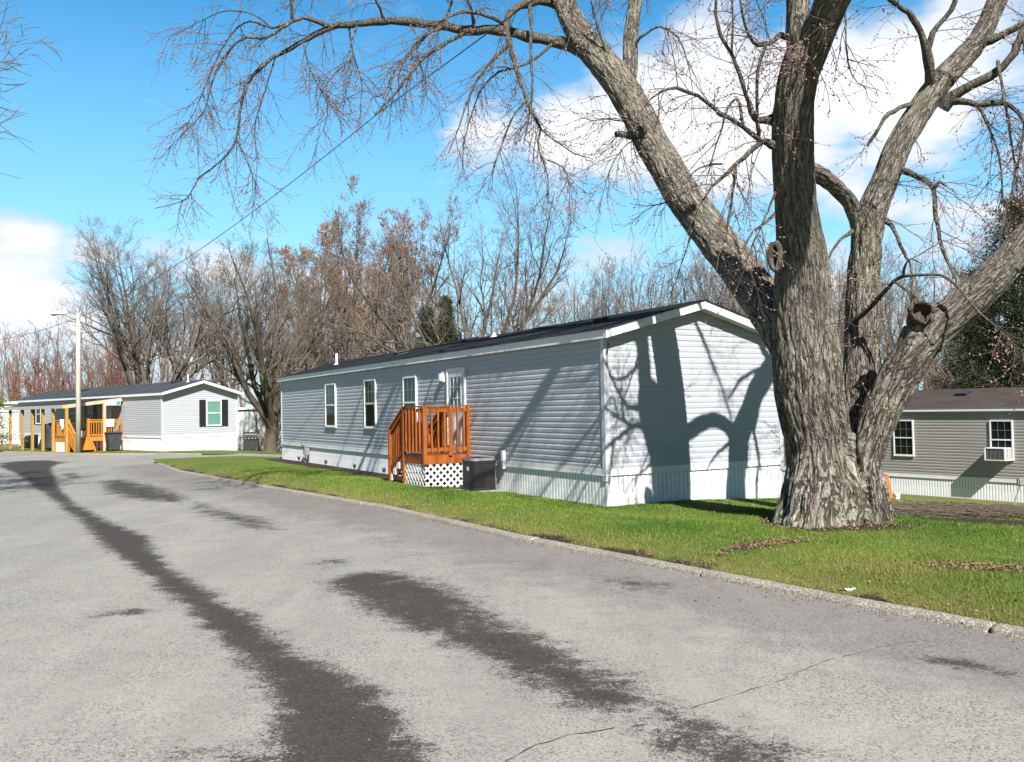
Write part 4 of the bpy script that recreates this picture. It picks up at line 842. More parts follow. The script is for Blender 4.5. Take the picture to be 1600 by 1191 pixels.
# ---- home at the right edge
zg3 = -3.40
H3 = House('mobile_home', (17.1+.588*5.2, 28.7-.809*5.2), R(36), 4.3, 20.5, zg3, 'taupe sided mobile home with a brown roof, downhill behind the big tree', 'mobile home', M['siding_taupe'], M['shingle_brown'], -2.67, -.365, .62, .10, .22, .15)
for a, b, c, d_, lowg in ((1397, 1428.5, 656.3, 711.8, True), (1547.8, 1584, 656.6, 718, True)):
    s0 = H3.wallpt('long', b, 690)[0]; s1 = H3.wallpt('long', a, 690)[0]; xm = (a+b)/2; zt_ = H3.wallpt('long', xm, c)[1]; zb_ = H3.wallpt('long', xm, d_)[1]
    window(H3, 'long', s0, s1, zb_, zt_, (3, 2), None, (.5, 1), 'interior', True); wz = (s0, s1, zb_, zt_)
sc_ = (wz[0]+wz[1])/2+.03; wa = empty('window_air_conditioner', H3.w((0, sc_), zg3+wz[2]-.02), R(36), 'white window air conditioner jutting from the taupe home', 'air conditioner')
m = MB(); e = .34
m.box(-.50, -.02, -e, e, .0, .03); m.box(-.50, -.02, -e, e, .40, .43); m.box(-.50, -.46, -e, -e+.04, .03, .40); m.box(-.50, -.46, e-.04, e, .03, .40); m.box(-.06, -.02, -e, -e+.04, .03, .4); m.box(-.06, -.02, e-.04, e, .03, .4)
for k in range(3): x = -.37+k*.11; m.box(x, x+.03, -e+.005, -e+.03, .03, .4); m.box(x, x+.03, e-.03, e-.005, .03, .4)
m.build('casing', M['white'], wa)
m = MB(); m.box(-.47, -.1, -e+.05, e-.05, .031, .399); m.build('coil', M['interior'], wa); m = MB()
for k in range(14): y = -e+.06+k*(2*e-.12)/13; m.box(-.486, -.472, y-.004, y+.004, .035, .395)
m.build('grille', M['gray_metal'], wa)
x, y = H3.onroof(1530, 615); vent(H3, 1505, 617)
p = ong(1580, 787); st_ = empty('utility_stake', (p[0]-.0, p[1]-.1, p[2]), 0, 'leaning gray meter stake in front of the taupe home skirting', 'utility stake')
m = MB(); m.tube([(-.04, 0, -.1), (.16, .03, .45), (.22, .04, .62)], .022, 8); m.build('pipe', M['gray_metal'], st_); m = MB(); m.box(.15, .33, -.03, .10, .58, .80); m.build('meter_head', M['gray_metal'], st_, False, .03)
p = ong(1387, 774); co = empty('traffic_cone', p, 0, 'orange traffic cone standing in the grass behind the big tree trunk', 'traffic cone')
m = MB(); m.lathe([(.16, .03), (.135, .035), (.11, .2), (.07, .45), (.035, .68), (.028, .7)], n=20); m.build('cone_body', M['cone'], co, True); m = MB(); m.box(-.19, .19, -.19, .19, 0, .03); m.build('base', M['cone'], co, False, .008)
p = ong(1402, 781); cc = empty('drain_cap', p, 0, 'small white pipe cap sticking out of the grass near the cone', 'pipe cap'); m = MB(); m.lathe([(.055, -.05), (.055, .12), (.065, .12), (.065, .17), (.05, .18)], n=14); m.build('pipe', M['white'], cc)
p = ong(1326, 923); pc = MB(); vs = [];
for i in range(9):
    for j in range(5): vs.append((-.07+.14*i/8, -.03+.06*j/4, .012+.008*math.sin(i*1.3+j)+.006*math.cos(j*2.1+i*.7)))
pc.add(vs, [(i*5+j, i*5+5+j, i*5+6+j, i*5+1+j) for i in range(8) for j in range(4)]); o = pc.build('paper_scrap', M['cloth_white'], None, True); o.location = tuple(p); tag(o, 'crumpled scrap of white paper on the grass by the kerb', 'litter')
# ---- buildings behind
def trailer(name, p0, p1, z0, z1, depth, mtl, label, roofm, band=True):
    a, b = np.array(p0), np.array(p1); d_ = b-a; L = float(np.hypot(*d_)); o = empty(name, (a[0], a[1], z0), math.atan2(d_[1], d_[0]), label, 'trailer'); h = z1-z0
    m = MB(); m.box(0, L, 0, depth, -.3, h); m.build('wall', mtl, o); m = MB(); m.box(-.12, L+.12, -.15, depth+.15, h, h+.09); m.box(-.06, L+.06, -.08, depth+.08, h+.09, h+.16); m.build('roof', roofm, o)
    if band: m = MB(); m.box(0, L, -.03, -.002, h-.62, h-.56); m.build('trim_strip', M['gray_metal'], o)
    m = MB()
    for k in range(int(L/.6)): m.box(.3+k*.6, .32+k*.6, -.012, -.002, -.3, h-.64 if band else h)
    m.build('panel_seam', M['concrete'], o); return o
trailer('white_trailer', (-44, 66), (-31.2, 60.8), -2.15, 1.02, 4, M['plaster_white'], 'white flat roofed trailer beyond the left end of the porch', M['white'])
o = trailer('storage_trailer', (-19.5, 60), (-8, 58.5), -2.25, .28, 3, M['shed_panel'], 'pale panelled trailer behind the tree between the two gray homes', M['white'], False)
m = MB(); m.box(3.0, 3.3, -.03, -.002, 1.2, 2.1); m.build('window', M['interior'], o)
for k in (2.05, 6.6): m = MB(); m.box(k, k+.16, -.08, -.004, -.2, 2.5); m.build('post', M['raw_wood'], o)
# black gas grill
p = onz(392, 703.5, -2.05); gr = empty('gas_grill', (p[0], p[1], g1(p[0], p[1])), R(15), 'black gas grill on a cart at the foot of the mossy tree', 'grill')
m = MB(); m.box(-.42, .42, -.25, .25, .62, .82); m.build('firebox', M['black_metal'], gr, False, .03)
m = MB(); vs = []
for k in range(9): a = math.pi*k/8; vs += [(-.42, .25*math.cos(a), .83+.24*math.sin(a)), (.42, .25*math.cos(a), .83+.24*math.sin(a))]
m.add(vs, [(2*k, 2*k+1, 2*k+3, 2*k+2) for k in range(8)]+[tuple(2*k for k in range(9)), tuple(2*k+1 for k in range(9))[::-1]]); m.build('lid', M['black_metal'], gr); m = MB(); m.tube([(-.3, -.27, .93), (-.3, -.31, .95), (.3, -.31, .95), (.3, -.27, .93)], .014, 6); m.build('handle', M['gray_metal'], gr)
for k in range(4): m = MB(); m.lathe([(.03, 0), (.03, .03), (.02, .04)], n=10); q_ = m.build('knob', M['light_gray_metal'], gr); q_.location = (-.27+k*.18, -.25, .72); q_.rotation_euler = (R(90), 0, 0)
for x in (-.62, .43): m = MB(); m.box(x, x+.19, -.22, .22, .78, .81); m.build('side_shelf', M['black_plastic'], gr, False, .008)
m = MB(); m.box(-.40, .40, -.22, .22, .1, .6); m.build('cabinet', M['black_plastic'], gr, False, .01)
for x in (-.36, .36): m = MB(); m.lathe([(.08, -.025), (.09, 0), (.08, .025)], n=14); q_ = m.build('wheel', M['black_plastic'], gr); q_.location = (x, -.15, .09); q_.rotation_euler = (0, R(90), 0)
# ---- street lamp and cables
p = onz(122.5, 704, ZR+.05); LP = empty('street_lamp', p, 0, 'weathered wooden street lamp pole with a white cobra head lamp, in front of the porch', 'street lamp')
zt = at(122.5, 489, p[1])[2]-p[2]
m = MB(); m.tube([(0, 0, -.3), (0, 0, zt*.5), (0, 0, zt)], [.135, .12, .105], 14); m.build('pole', simple('weathered_pole', (.50,.47,.42), (.36,.33,.29), .9, 2, .5, 25, (4,4,.4)), LP, True)
az_ = at(112, 492, p[1])[2]-p[2]; hx = at(84, 490, p[1])[0]-p[0]
m = MB(); m.tube([(0, -.02, az_-.18), (-.3, -.04, az_-.02), (hx*.62, -.05, az_+.04)], .03, 8); m.build('arm', M['light_gray_metal'], LP, True)
m = MB(); P_ = []; vs = []
for i in range(9):
    t_ = i/8; x = hx*.5+(hx*.62)*t_; rr = .05+.12*math.sin(math.pi*min(1, t_*.95+.1))**.8; zc = az_+.05+.02*t_
    for k in range(12): a = 2*math.pi*k/12; vs.append((x, -.05+rr*math.cos(a)*1.15, zc+rr*math.sin(a)*(.9 if math.sin(a) > 0 else .35)))
m.add(vs, [(i*12+k, i*12+(k+1) % 12, (i+1)*12+(k+1) % 12, (i+1)*12+k) for i in range(8) for k in range(12)]+[tuple(range(12))[::-1], tuple(96+k for k in range(12))]); m.build('lamp_head', M['white'], LP, True)
m = MB(); m.lathe([(.13, .02), (.12, -.04), (.06, -.075), (.0, -.08)], n=14, sx=1.3); q_ = m.build('lens', M['gray_metal'], LP, True); q_.location = (hx*.98, -.05, az_+.03)
top = Vector((p[0], p[1], p[2]+zt-.25))
def cable(nm, a, b, sag, r, label, n=40):
    a, b = Vector(a), Vector(b); m = MB(); pts = [a.lerp(b, i/n)-Vector((0, 0, sag*4*(i/n)*(1-i/n))) for i in range(n+1)]; m.tube(pts, r, 6); o = m.build(nm, M['wire'], None, True); return tag(o, label, 'cable')
q0 = at(590, 178, 20.5); q1 = at(860, -20, 12.5)
dv = Vector(q1-q0)
m = MB(); pts = []
for i in range(31): t_ = i/30; a = top.lerp(Vector(q0), t_); pts.append(a-Vector((0, 0, .55*4*t_*(1-t_))))
pts += [Vector(q0)+dv*k for k in (.25, .5, 1, 1.6, 2.2)]
m.tube(pts, [.0105]*len(pts), 6); tag(m.build('power_cable', M['wire'], None, True), 'black overhead cable from the lamp pole rising through the big tree branches', 'cable')
cable('power_cable', top, at(-60, 532, 75), .5, .012, 'thin cable running from the lamp pole off to the left')
# ------------------------------------------------------------------ trees
def nrm(v): return v/(np.linalg.norm(v, axis=-1, keepdims=True)+1e-12)
def tube_arrays(P, Rd, n):
    """P (B,k,3) polylines, Rd (B,k) radii -> vertices and quads of tapered tubes"""
    B, k, _ = P.shape; T = nrm(np.gradient(P, axis=1)); d = nrm(P[:, -1]-P[:, 0]); ref = np.where(np.abs(d[:, 2:3]) < .8, [[0, 0, 1.]], [[1., 0, 0]])[:, None, :]
    X = nrm(np.cross(T, ref)); Yv = np.cross(X, T); a = np.arange(n)*2*math.pi/n
    V = P[:, :, None, :]+(X[:, :, None, :]*np.cos(a)[None, None, :, None]+Yv[:, :, None, :]*np.sin(a)[None, None, :, None])*Rd[:, :, None, None]
    b = (np.arange(B)*k*n)[:, None, None]; i = (np.arange(k-1)*n)[None, :, None]; j = np.arange(n)[None, None, :]; j2 = (j+1) % n
    Q = np.stack([b+i+j, b+i+j2, b+i+n+j2, b+i+n+j], -1).reshape(-1, 4); return V.reshape(-1, 3), Q
def joinva(parts):
    Vs, Qs, o = [], {}, 0
    for V, Q in parts:
        Vs.append(V); Qs.setdefault(Q.shape[1], []).append(Q+o); o += len(V)
    return np.concatenate(Vs), [np.concatenate(q) for q in Qs.values()]
def grow(S, D, L, r0, r1, n, wob, trop, rng, curl=0):
    """vectorised branch growth: S,D (B,3) L,r0,r1 (B,) -> points (B,n+1,3), radii"""
    B = len(S); P = np.empty((B, n+1, 3)); P[:, 0] = S; d = nrm(D); st = (L/n)[:, None]
    for i in range(n):
        tr = trop+curl*(i/n); d = nrm(d+rng.normal(0, wob, (B, 3))+np.array([0, 0, 1.])*tr); P[:, i+1] = P[:, i]+d*st
    t_ = np.linspace(0, 1, n+1)[None]; return P, r0[:, None]*(1-t_)+r1[:, None]*t_
def spawn(P, Rd, k, t0, t1, ang, asd, rng, vary=True):
    """k children per branch -> start, direction, parameter, radius there, parent index"""
    B, m, _ = P.shape; idx = np.repeat(np.arange(B), k); t_ = np.tile((np.arange(k)+.5)/k, B)*(t1-t0)+t0; t_ = np.clip(t_+rng.normal(0, .35/k*(t1-t0), len(t_)), t0*.8, .995)
    f = t_*(m-1); i = np.minimum(f.astype(int), m-2); u = (f-i)[:, None]; S = P[idx, i]*(1-u)+P[idx, i+1]*u; T = nrm(P[idx, i+1]-P[idx, i]); r = Rd[idx, i]*(1-u[:, 0])+Rd[idx, i+1]*u[:, 0]
    az = np.tile(np.arange(k)*2.4, B)+np.repeat(rng.uniform(0, 6.28, B), k)+rng.normal(0, .4, len(idx)); ref = np.where(np.abs(T[:, 2:3]) < .9, [[0, 0, 1.]], [[1., 0, 0]]); X = nrm(np.cross(T, ref)); Y = np.cross(X, T)
    a = np.clip(rng.normal(ang, asd, len(idx)), .12, 1.6)[:, None]; D = T*np.cos(a)+(X*np.cos(az)[:, None]+Y*np.sin(az)[:, None])*np.sin(a); return S, D, t_, r, idx
def bare_tree(name, base, H, spread, seed, label, group=None, trunk_m='bark_gray', twig_m='twig_gray', stems=1, lean=0, first=.25, k=(9, 6, 5, 5), up=(.10, .10, .06), buds=None, rz=0, rtr=None, cat='tree', ang=.75, tiny=False, low=False, part=True, stemang=.33, fork=0):
    rng = np.random.default_rng(seed); r = rtr or H*.016
    S = np.zeros((stems, 3)); S[:, 2] = -.3
    if stems == 1: D = np.array([[lean, 0, 1.]])
    else:
        a = np.arange(stems)*2*math.pi/stems+rng.uniform(0, 6); D = np.column_stack([np.cos(a)*stemang+lean, np.sin(a)*stemang, np.ones(stems)])
    Ls = np.full(stems, H*.93)*rng.uniform(.85, 1.05, stems); rr = np.full(stems, r*(1 if stems == 1 else .72))
    tk = []
    if fork:                                                # one bole that divides into spreading limbs
        Pt, Rt = grow(np.array([[0, 0, -.3]]), np.array([[lean, 0, 1.]]), np.array([H*fork+.3]), np.array([r]), np.array([r*.72]), 8, .03, .05, rng); Rt[:, 0] *= 1.5; Rt[:, 1] *= 1.12; tk.append(tube_arrays(Pt, Rt, 10))
        q = np.concatenate([[1.], rng.uniform(.72, 1, stems-1)]); fi = q*8; i0 = np.minimum(fi.astype(int), 7); u_ = (fi-i0)[:, None]; S = Pt[0][i0]*(1-u_)+Pt[0][i0+1]*u_
        a = np.arange(stems)*2*math.pi/stems+rng.uniform(0, 6)+rng.normal(0, .25, stems); el = stemang*rng.uniform(.35, 1.25, stems); el[0] *= .4; D = np.column_stack([np.cos(a)*np.sin(el)+lean*.6, np.sin(a)*np.sin(el), np.cos(el)])
        Ls = H*(1-fork)*rng.uniform(.8, 1.08, stems)/np.cos(el)**.35; rr = r*rng.uniform(.38, .58, stems)
    P0, R0 = grow(S, D, Ls, rr, rr*.10, 12, .085, .06 if fork else .10, rng)
    if not fork: R0[:, 0] *= 1.5; R0[:, 1] *= 1.08
    S, D, t_, rp, ix = spawn(P0, R0, k[0], first, .98, ang, .18, rng); L1_ = spread*(1.12-t_*.72)*rng.uniform(.65, 1.2, len(t_)); ra = np.minimum(rp*.62, .018+L1_*.018)
    P1, R1 = grow(S, D, L1_, ra, ra*.25, 9, .10, up[0], rng)
    S, D, t_, rp, ix = spawn(P1, R1, k[1], .18, .98, .62, .2, rng); L2_ = L1_[ix]*(.62-.32*t_)*rng.uniform(.6, 1.25, len(t_)); rb = np.minimum(rp*.65, .012+L2_*.012)
    P2_, R2 = grow(S, D, L2_, rb, rb*.35, 6, .12, up[1], rng)
    S, D, t_, rp, ix = spawn(P2_, R2, k[2], .2, 1, .6, .22, rng); L3_ = np.clip(L2_[ix]*(.62-.25*t_), .25, 2.2)*rng.uniform(.6, 1.2, len(t_)); rc = np.minimum(rp*.75, .012)
    P3, R3 = grow(S, D, L3_, rc, rc*.6, 4, .12, up[2], rng)
    parts_c = [tube_arrays(P1, R1, 5), tube_arrays(P2_, R2, 4), tube_arrays(P3, R3, 3)]; tips = P3
    if k[3]:
        S, D, t_, rp, ix = spawn(P3, R3, k[3], .15, 1, .55, .2, rng); L4 = np.clip(L3_[ix]*.6, .18, .9)*rng.uniform(.6, 1.2, len(t_)); P4, R4 = grow(S, D, L4, np.full(len(t_), .0085), np.full(len(t_), .005), 2, .12, up[2], rng); parts_c.append(tube_arrays(P4, R4, 3)); tips = P4
    o = empty(name, base, rz, label, cat, group)
    V, Q = joinva(tk+[tube_arrays(P0, R0, 8)]); npmesh('trunk', V, Q, M[trunk_m], o)
    V, Q = joinva(parts_c); npmesh('crown', V, Q, M[twig_m], o)
    if buds:
        mname, frac, size, zmin = buds; E_ = tips[:, 1:].reshape(-1, 3); E_ = E_[(rng.random(len(E_)) < frac) & (E_[:, 2] > zmin*H)]; npmesh('buds', *blob(E_, size, rng), M[mname], o, False)
    return o
def blob(C_, size, rng, aspect=1.6):
    n = len(C_); s = size*rng.uniform(.6, 1.4, n)[:, None]; a = nrm(rng.normal(0, 1, (n, 3))); b = nrm(np.cross(a, rng.normal(0, 1, (n, 3)))); c = np.cross(a, b)
    V = np.stack([C_+a*s*aspect, C_+b*s*.7, C_+c*s*.7, C_-b*s*.7, C_-c*s*.7, C_-a*s*aspect], 1).reshape(-1, 3)
    f = np.array([(0, 1, 2), (0, 2, 3), (0, 3, 4), (0, 4, 1), (5, 2, 1), (5, 3, 2), (5, 4, 3), (5, 1, 4)]); return V, (np.arange(n)[:, None, None]*6+f[None]).reshape(-1, 3)
def tp(px, Y):
    p = at(px, 650, Y); return (p[0], p[1], g1(p[0], p[1])-.05)
def hgt(px, py, Y): b = tp(px, Y); return (at(px, py, Y)[2]-b[2])*.88
# the trees one can tell apart, left to right: (trunk px, top py, distance, spread, ...)
bare_tree('bare_tree', tp(236, 62), hgt(236, 352, 62), 6.0, 3, 'broad bare gray tree with spreading crown behind the far left home', None, 'bark_gray', 'twig_gray', 9, 0, .16, (11, 6, 5, 4), (.04, .06, .04), ang=.62, stemang=.74, fork=.16, rtr=.42)
bare_tree('bare_tree', tp(287, 70), hgt(287, 365, 70), 4.0, 4, 'bare mossy trunked tree behind the window end of the far left home', None, 'bark_moss', 'twig_gray', 4, 0, .16, (10, 6, 5, 4), stemang=.32, fork=.3)
bare_tree('bare_tree', tp(346, 66), hgt(346, 352, 66), 4.0, 5, 'bare tree right of the far left home gable', None, 'bark_gray', 'twig_brown', 5, .02, .14, (10, 6, 5, 4), stemang=.42, fork=.22)
bare_tree('bare_tree', tp(421, 52), hgt(421, 335, 52), 4.2, 6, 'dark mossy bare tree with many stems standing between the two gray homes', None, 'bark_dark', 'twig_gray', 8, 0, .14, (11, 6, 5, 4), (.08, .08, .04), ang=.55, stemang=.46, fork=.13, rtr=.42)
bare_tree('budding_tree', tp(500, 64), hgt(500, 318, 64), 3.6, 17, 'small rust budded tree leaning left above the far end of the gray home', None, 'bark_gray', 'twig_brown', 5, -.16, .2, (10, 6, 5, 4), buds=('bud_orange', .9, .034, .3), stemang=.5, fork=.28)
bare_tree('budding_tree', tp(556, 60), hgt(556, 272, 60), 4.2, 8, 'tall orange budded tree behind the left half of the gray home roof', None, 'bark_gray', 'twig_brown', 7, .0, .18, (11, 6, 5, 4), (.10, .10, .06), ang=.6, buds=('bud_orange', .9, .035, .38), stemang=.48, fork=.30, rtr=.3)
bare_tree('budding_tree', tp(630, 60), hgt(630, 275, 60), 3.6, 9, 'pale trunked tree with a rust budded top, left of the dark evergreens', None, 'bark_gray', 'twig_gray', 5, .02, .18, (10, 6, 5, 4), (.10, .10, .06), ang=.6, buds=('bud_orange', .85, .032, .45), stemang=.36, fork=.42)
bare_tree('bare_tree', tp(740, 55), hgt(740, 245, 55), 5.2, 10, 'large wide bare tree with crooked limbs above the middle of the gray home roof', None, 'bark_gray', 'twig_gray', 8, .0, .16, (11, 6, 5, 4), (.05, .05, .02), ang=.65, stemang=.78, fork=.27, rtr=.36)
bare_tree('leaning_tree', tp(700, 50), hgt(840, 330, 50), 5.0, 12, 'bare tree leaning strongly right above the gray home roof', None, 'bark_gray', 'twig_gray', 1, .95, .35, (12, 6, 6, 4), (.06, .05, .02), rtr=.2)
for i, (px, py, Y, sp, sd, lab) in enumerate(((915, 398, 66, 3.2, 21, 'small thin bare tree farthest left of the row above the roof ridge'), (952, 385, 68, 3.2, 22, 'second thin bare tree from the left above the roof ridge'), (990, 372, 62, 3.4, 23, 'thin bare tree with a forked stem left of the gable peak'), (1035, 380, 66, 3.2, 24, 'thin bare tree just left of the gable peak'), (1085, 330, 58, 3.8, 25, 'bare tree right above the gable peak'), (1150, 300, 55, 4.2, 26, 'bare tree seen between the gable and the big leaning limb'), (1195, 350, 60, 3.8, 27, 'bare tree hidden partly by the big main trunk'))):
    bare_tree('bare_tree', tp(px, Y), hgt(px, py, Y), sp, sd, lab, 'thin bare trees behind the gray home', 'bark_gray', 'twig_gray', 3+i % 3, 0, .2, (9, 6, 5, 3), stemang=.34, fork=.2+.05*(i % 3))
for i, (px, py, Y, sp, sd, lab) in enumerate(((1300, 360, 60, 4.2, 31, 'bare tree seen between the two upright stems of the big tree'), (1345, 400, 64, 4.0, 34, 'bare tree just behind the rear stem of the big tree'), (1410, 380, 58, 4.0, 32, 'bare tree left of the dark evergreen, above the brown roof'), (1470, 395, 62, 4.0, 33, 'bare tree touching the left side of the dark evergreen'), (1570, 300, 70, 5, 35, 'bare tree behind the dark evergreen at the right edge'))):
    bare_tree('bare_tree', tp(px, Y), hgt(px, py, Y), sp, sd, lab, 'bare trees behind the taupe home', 'bark_dark', 'twig_brown', 4, 0, .2, (9, 6, 5, 3), stemang=.42, fork=.25)
# the tree outside the left edge whose twigs reach in
b_ = onz(-385, 825, ZR)
bare_tree('bare_tree', (b_[0], b_[1], ZR+.05), 12.5, 6.0, 41, 'bare tree beyond the left edge with only its twig ends in view', None, 'bark_gray', 'twig_brown', 2, .0, .22, (14, 8, 6, 4), (.05, .04, -.03), stemang=.14)
# evergreens
def conifer(name, base, H, rad, seed, label, dens=1, mt='needle', z0=.06, tufts=7, shape=.8):
    rng = np.random.default_rng(seed); P0, R0 = grow(np.array([[0, 0, -.3]]), np.array([[0, 0, 1.]]), np.array([H]), np.array([H*.018]), np.array([.02]), 10, .02, .1, rng); o = empty(name, base, rng.uniform(0, 6), label, 'evergreen tree'); npmesh('trunk', *tube_arrays(P0, R0, 9), M['bark_dark'], o)
    k = int(150*dens); S, D, t_, rp, ix = spawn(P0, R0, k, z0, .99, 1.15, .18, rng); L = rad*np.clip((1.08-t_)**shape, .05, 1)*rng.uniform(.55, 1.15, k)*np.minimum(1, .55+t_*3); ra = np.full(k, .03)
    P1, R1 = grow(S, D, L, ra, ra*.3, 6, .08, .05, rng); S, D, t2, rp, ix = spawn(P1, R1, 9, .15, 1, .7, .2, rng); L2_ = L[ix]*.32*rng.uniform(.6, 1.2, len(t2)); P2_, R2 = grow(S, D, L2_, np.full(len(t2), .012), np.full(len(t2), .006), 3, .12, .06, rng)
    V, Q = joinva([tube_arrays(P1, R1, 4), tube_arrays(P2_, R2, 3)]); npmesh('limbs', V, Q, M['bark_dark'], o)
    C_ = np.repeat(P2_.reshape(-1, 3), tufts, 0); C_ = C_+rng.normal(0, .10, C_.shape); n = len(C_); a = nrm(rng.normal(0, 1, (n, 3))+[0, 0, .4])*rng.uniform(.06, .16, n)[:, None]; b = nrm(np.cross(a, rng.normal(0, 1, (n, 3))))*rng.uniform(.018, .04, n)[:, None]
    V = np.stack([C_-b, C_+b, C_+a], 1).reshape(-1, 3); npmesh('crown', V, np.arange(3*n).reshape(-1, 3), M[mt], o, False); return o
conifer('evergreen_tree', tp(1600, 42), hgt(1600, 312, 42)*1.13, 4.3, 51, 'tall dark evergreen behind the brown roof at the right edge', 1.7, 'needle', .05, 9, .55)
conifer('evergreen_tree', tp(1530, 50), hgt(1530, 420, 50)*1.13, 3.2, 56, 'lower dark evergreen at the left foot of the tall one', 1.2, 'needle', .05, 8, .6)
conifer('evergreen_tree', tp(703, 53), hgt(703, 458, 53)*1.13, 2.0, 52, 'small dark pointed evergreen under the wide bare tree', .9, 'needle', .05, 8)
conifer('evergreen_tree', tp(664, 54), hgt(664, 472, 54)*1.13, 2.3, 53, 'small olive evergreen left of the pointed one', .9, 'needle', .05, 8)
conifer('evergreen_tree', tp(-42, 46), hgt(-42, 556, 46)*1.13, 2.0, 54, 'yellow green evergreen at the left edge', .9, 'needle_light', .1, 8)
# far woods: one mass of thin stems and brush
def woods(name, spec, seed, m, label, hr=(7, 12), kk=(7, 5, 4)):
    rng = np.random.default_rng(seed); B = len(spec); S = np.array([(x, y, g1(x, y)-.2) for x, y, h in spec]); Hh = np.array([h for *_, h in spec]); P0, R0 = grow(S, rng.normal(0, .07, (B, 3))+[0, 0, 1], Hh, Hh*.011, Hh*.0015, 8, .06, .1, rng)
    S, D, t_, rp, ix = spawn(P0, R0, kk[0], .08, .98, .6, .18, rng); L = Hh[ix]*(.42-.26*t_)*rng.uniform(.6, 1.2, len(t_)); ra = np.minimum(rp*.6, .035); P1, R1 = grow(S, D, L, ra, ra*.3, 5, .1, .12, rng)
    S, D, t_, rp, ix = spawn(P1, R1, kk[1], .15, 1, .6, .2, rng); L2_ = L[ix]*.42*rng.uniform(.5, 1.2, len(t_)); rb = np.full(len(t_), .016); P2_, R2 = grow(S, D, L2_, rb, rb*.6, 3, .12, .1, rng)
    S, D, t_, rp, ix = spawn(P2_, R2, kk[2], .15, 1, .55, .2, rng); rc = np.full(len(t_), .012); P3, R3 = grow(S, D, np.clip(L2_[ix]*.6, .3, 1.6), rc, rc*.7, 2, .12, .08, rng)
    V, Q = joinva([tube_arrays(P0, R0, 6), tube_arrays(P1, R1, 4), tube_arrays(P2_, R2, 3), tube_arrays(P3, R3, 3)]); return tag(npmesh(name, V, Q, M[m]), label, 'woods', kind='stuff')
rw = np.random.default_rng(77)
def band(n, px0, px1, Y0, Y1, py_a, py_b):
    r = []
    for _ in range(n):
        px, Y = rw.uniform(px0, px1), rw.uniform(Y0, Y1); p = at(px, 640, Y); f = (px-px0)/(px1-px0); py = py_a+(py_b-py_a)*f+rw.normal(0, 16); r.append((p[0], p[1], max(3, at(px, py, Y)[2]-g1(p[0], p[1]))))
    return r
woods('far_woods', band(60, -180, 240, 84, 105, 548, 520)+band(36, 190, 480, 78, 98, 500, 500), 61, 'twig_brown', 'hazy brown bare woods beyond the far left home')
woods('russet_brush', band(46, 20, 210, 76, 84, 560, 548)+band(14, -140, 60, 78, 90, 575, 560), 62, 'twig_red', 'russet budding brush above the far left roof')
woods('far_woods', band(60, 440, 900, 66, 88, 470, 470)+band(40, 430, 760, 66, 78, 530, 520), 63, 'twig_brown', 'tangled brown woods behind the gray home roof', kk=(7, 5, 4))
woods('far_woods', band(60, 880, 1240, 70, 95, 440, 420)+band(46, 1230, 1500, 66, 90, 440, 420)+band(30, 1480, 1750, 66, 90, 420, 380), 64, 'twig_gray', 'gray bare woods behind the gable and the taupe home', kk=(7, 5, 4))
woods('far_brush', band(50, 1360, 1560, 54, 64, 575, 570)+band(24, 1560, 1750, 54, 64, 560, 560)+band(70, 440, 800, 56, 62, 560, 545)+band(30, 800, 1240, 60, 68, 500, 480), 65, 'twig_brown', 'low brown brush along the edge of the woods')
# ------------------------------------------------------------------ the big silver tree
BT = np.array([4.66, 12.55]); bz = g1(*BT)
big = empty('silver_maple', (0, 0, 0), 0, 'huge multi stemmed tree with furrowed gray bark and drooping budded twigs on the lawn', 'tree')
def limb(pts):
    """pts: (px, py, distance, width px) -> spline points and radii in the world"""
    P = np.array([at(x, y, Y) for x, y, Y, w in pts]); r = np.array([w*Y/FPX/2 for x, y, Y, w in pts]); n = len(P)
    if n < 3: return P, r
    out, ro = [], []
    for i in range(n-1):
        p0, p1, p2, p3 = P[max(i-1, 0)], P[i], P[i+1], P[min(i+2, n-1)]; m_ = max(2, int(np.linalg.norm(p2-p1)/.11))
        for k in range(m_):
            t_ = k/m_; out.append(.5*((2*p1)+(p2-p0)*t_+(2*p0-5*p1+4*p2-p3)*t_**2+(3*p1-p0-3*p2+p3)*t_**3)); ro.append(r[i]*(1-t_)+r[i+1]*t_)
    return np.array(out+[P[-1]]), np.array(ro+[r[-1]])
LB = [(1272,870,12.55,150),(1274,812,12.55,124),(1280,755,12.55,101),(1278,690,12.5,101),(1265,620,12.4,106),(1260,560,12.3,106),(1254,480,12.2,92),(1252,400,12.05,80),(1245,330,11.85,66),(1240,250,11.6,66),(1242,160,11.3,64),(1256,90,11.1,62)]
LB1 = [(1250,120,11.15,40),(1247,60,11.05,40),(1246,0,11.0,38),(1244,-90,10.9,34),(1230,-220,10.8,28),(1205,-380,10.7,20),(1180,-520,10.6,12)]
LB2 = [(1252,130,11.15,44),(1275,70,10.95,50),(1300,0,10.6,56),(1345,-70,10.15,62),(1395,-120,9.7,64),(1442,-155,9.25,64),(1543,-235,8.45,62),(1630,-319,7.85,56),(1700,-460,7.3,40),(1760,-640,6.9,20)]
LA = [(1240,545,12.4,70),(1218,505,12.75,70),(1190,466,13.2,66),(1149,410,13.75,62),(1112,366,14.15,60),(1068,307,14.5,57),(1042,262,14.75,56),(1018,222,14.95,54),(993,172,15.15,52),(964,126,15.35,50),(929,83,15.6,46),(906,55,15.8,42),(889,22,16.0,38),(874,-20,16.2,34),(850,-100,16.6,28),(800,-220,17,20),(740,-330,17.3,12)]
LA2 = [(975,150,15.35,26),(984,112,15.45,25),(985,57,15.5,23),(993,0,15.5,22),(1000,-80,15.5,18),(1012,-200,15.6,12),(1030,-320,15.7,7)]
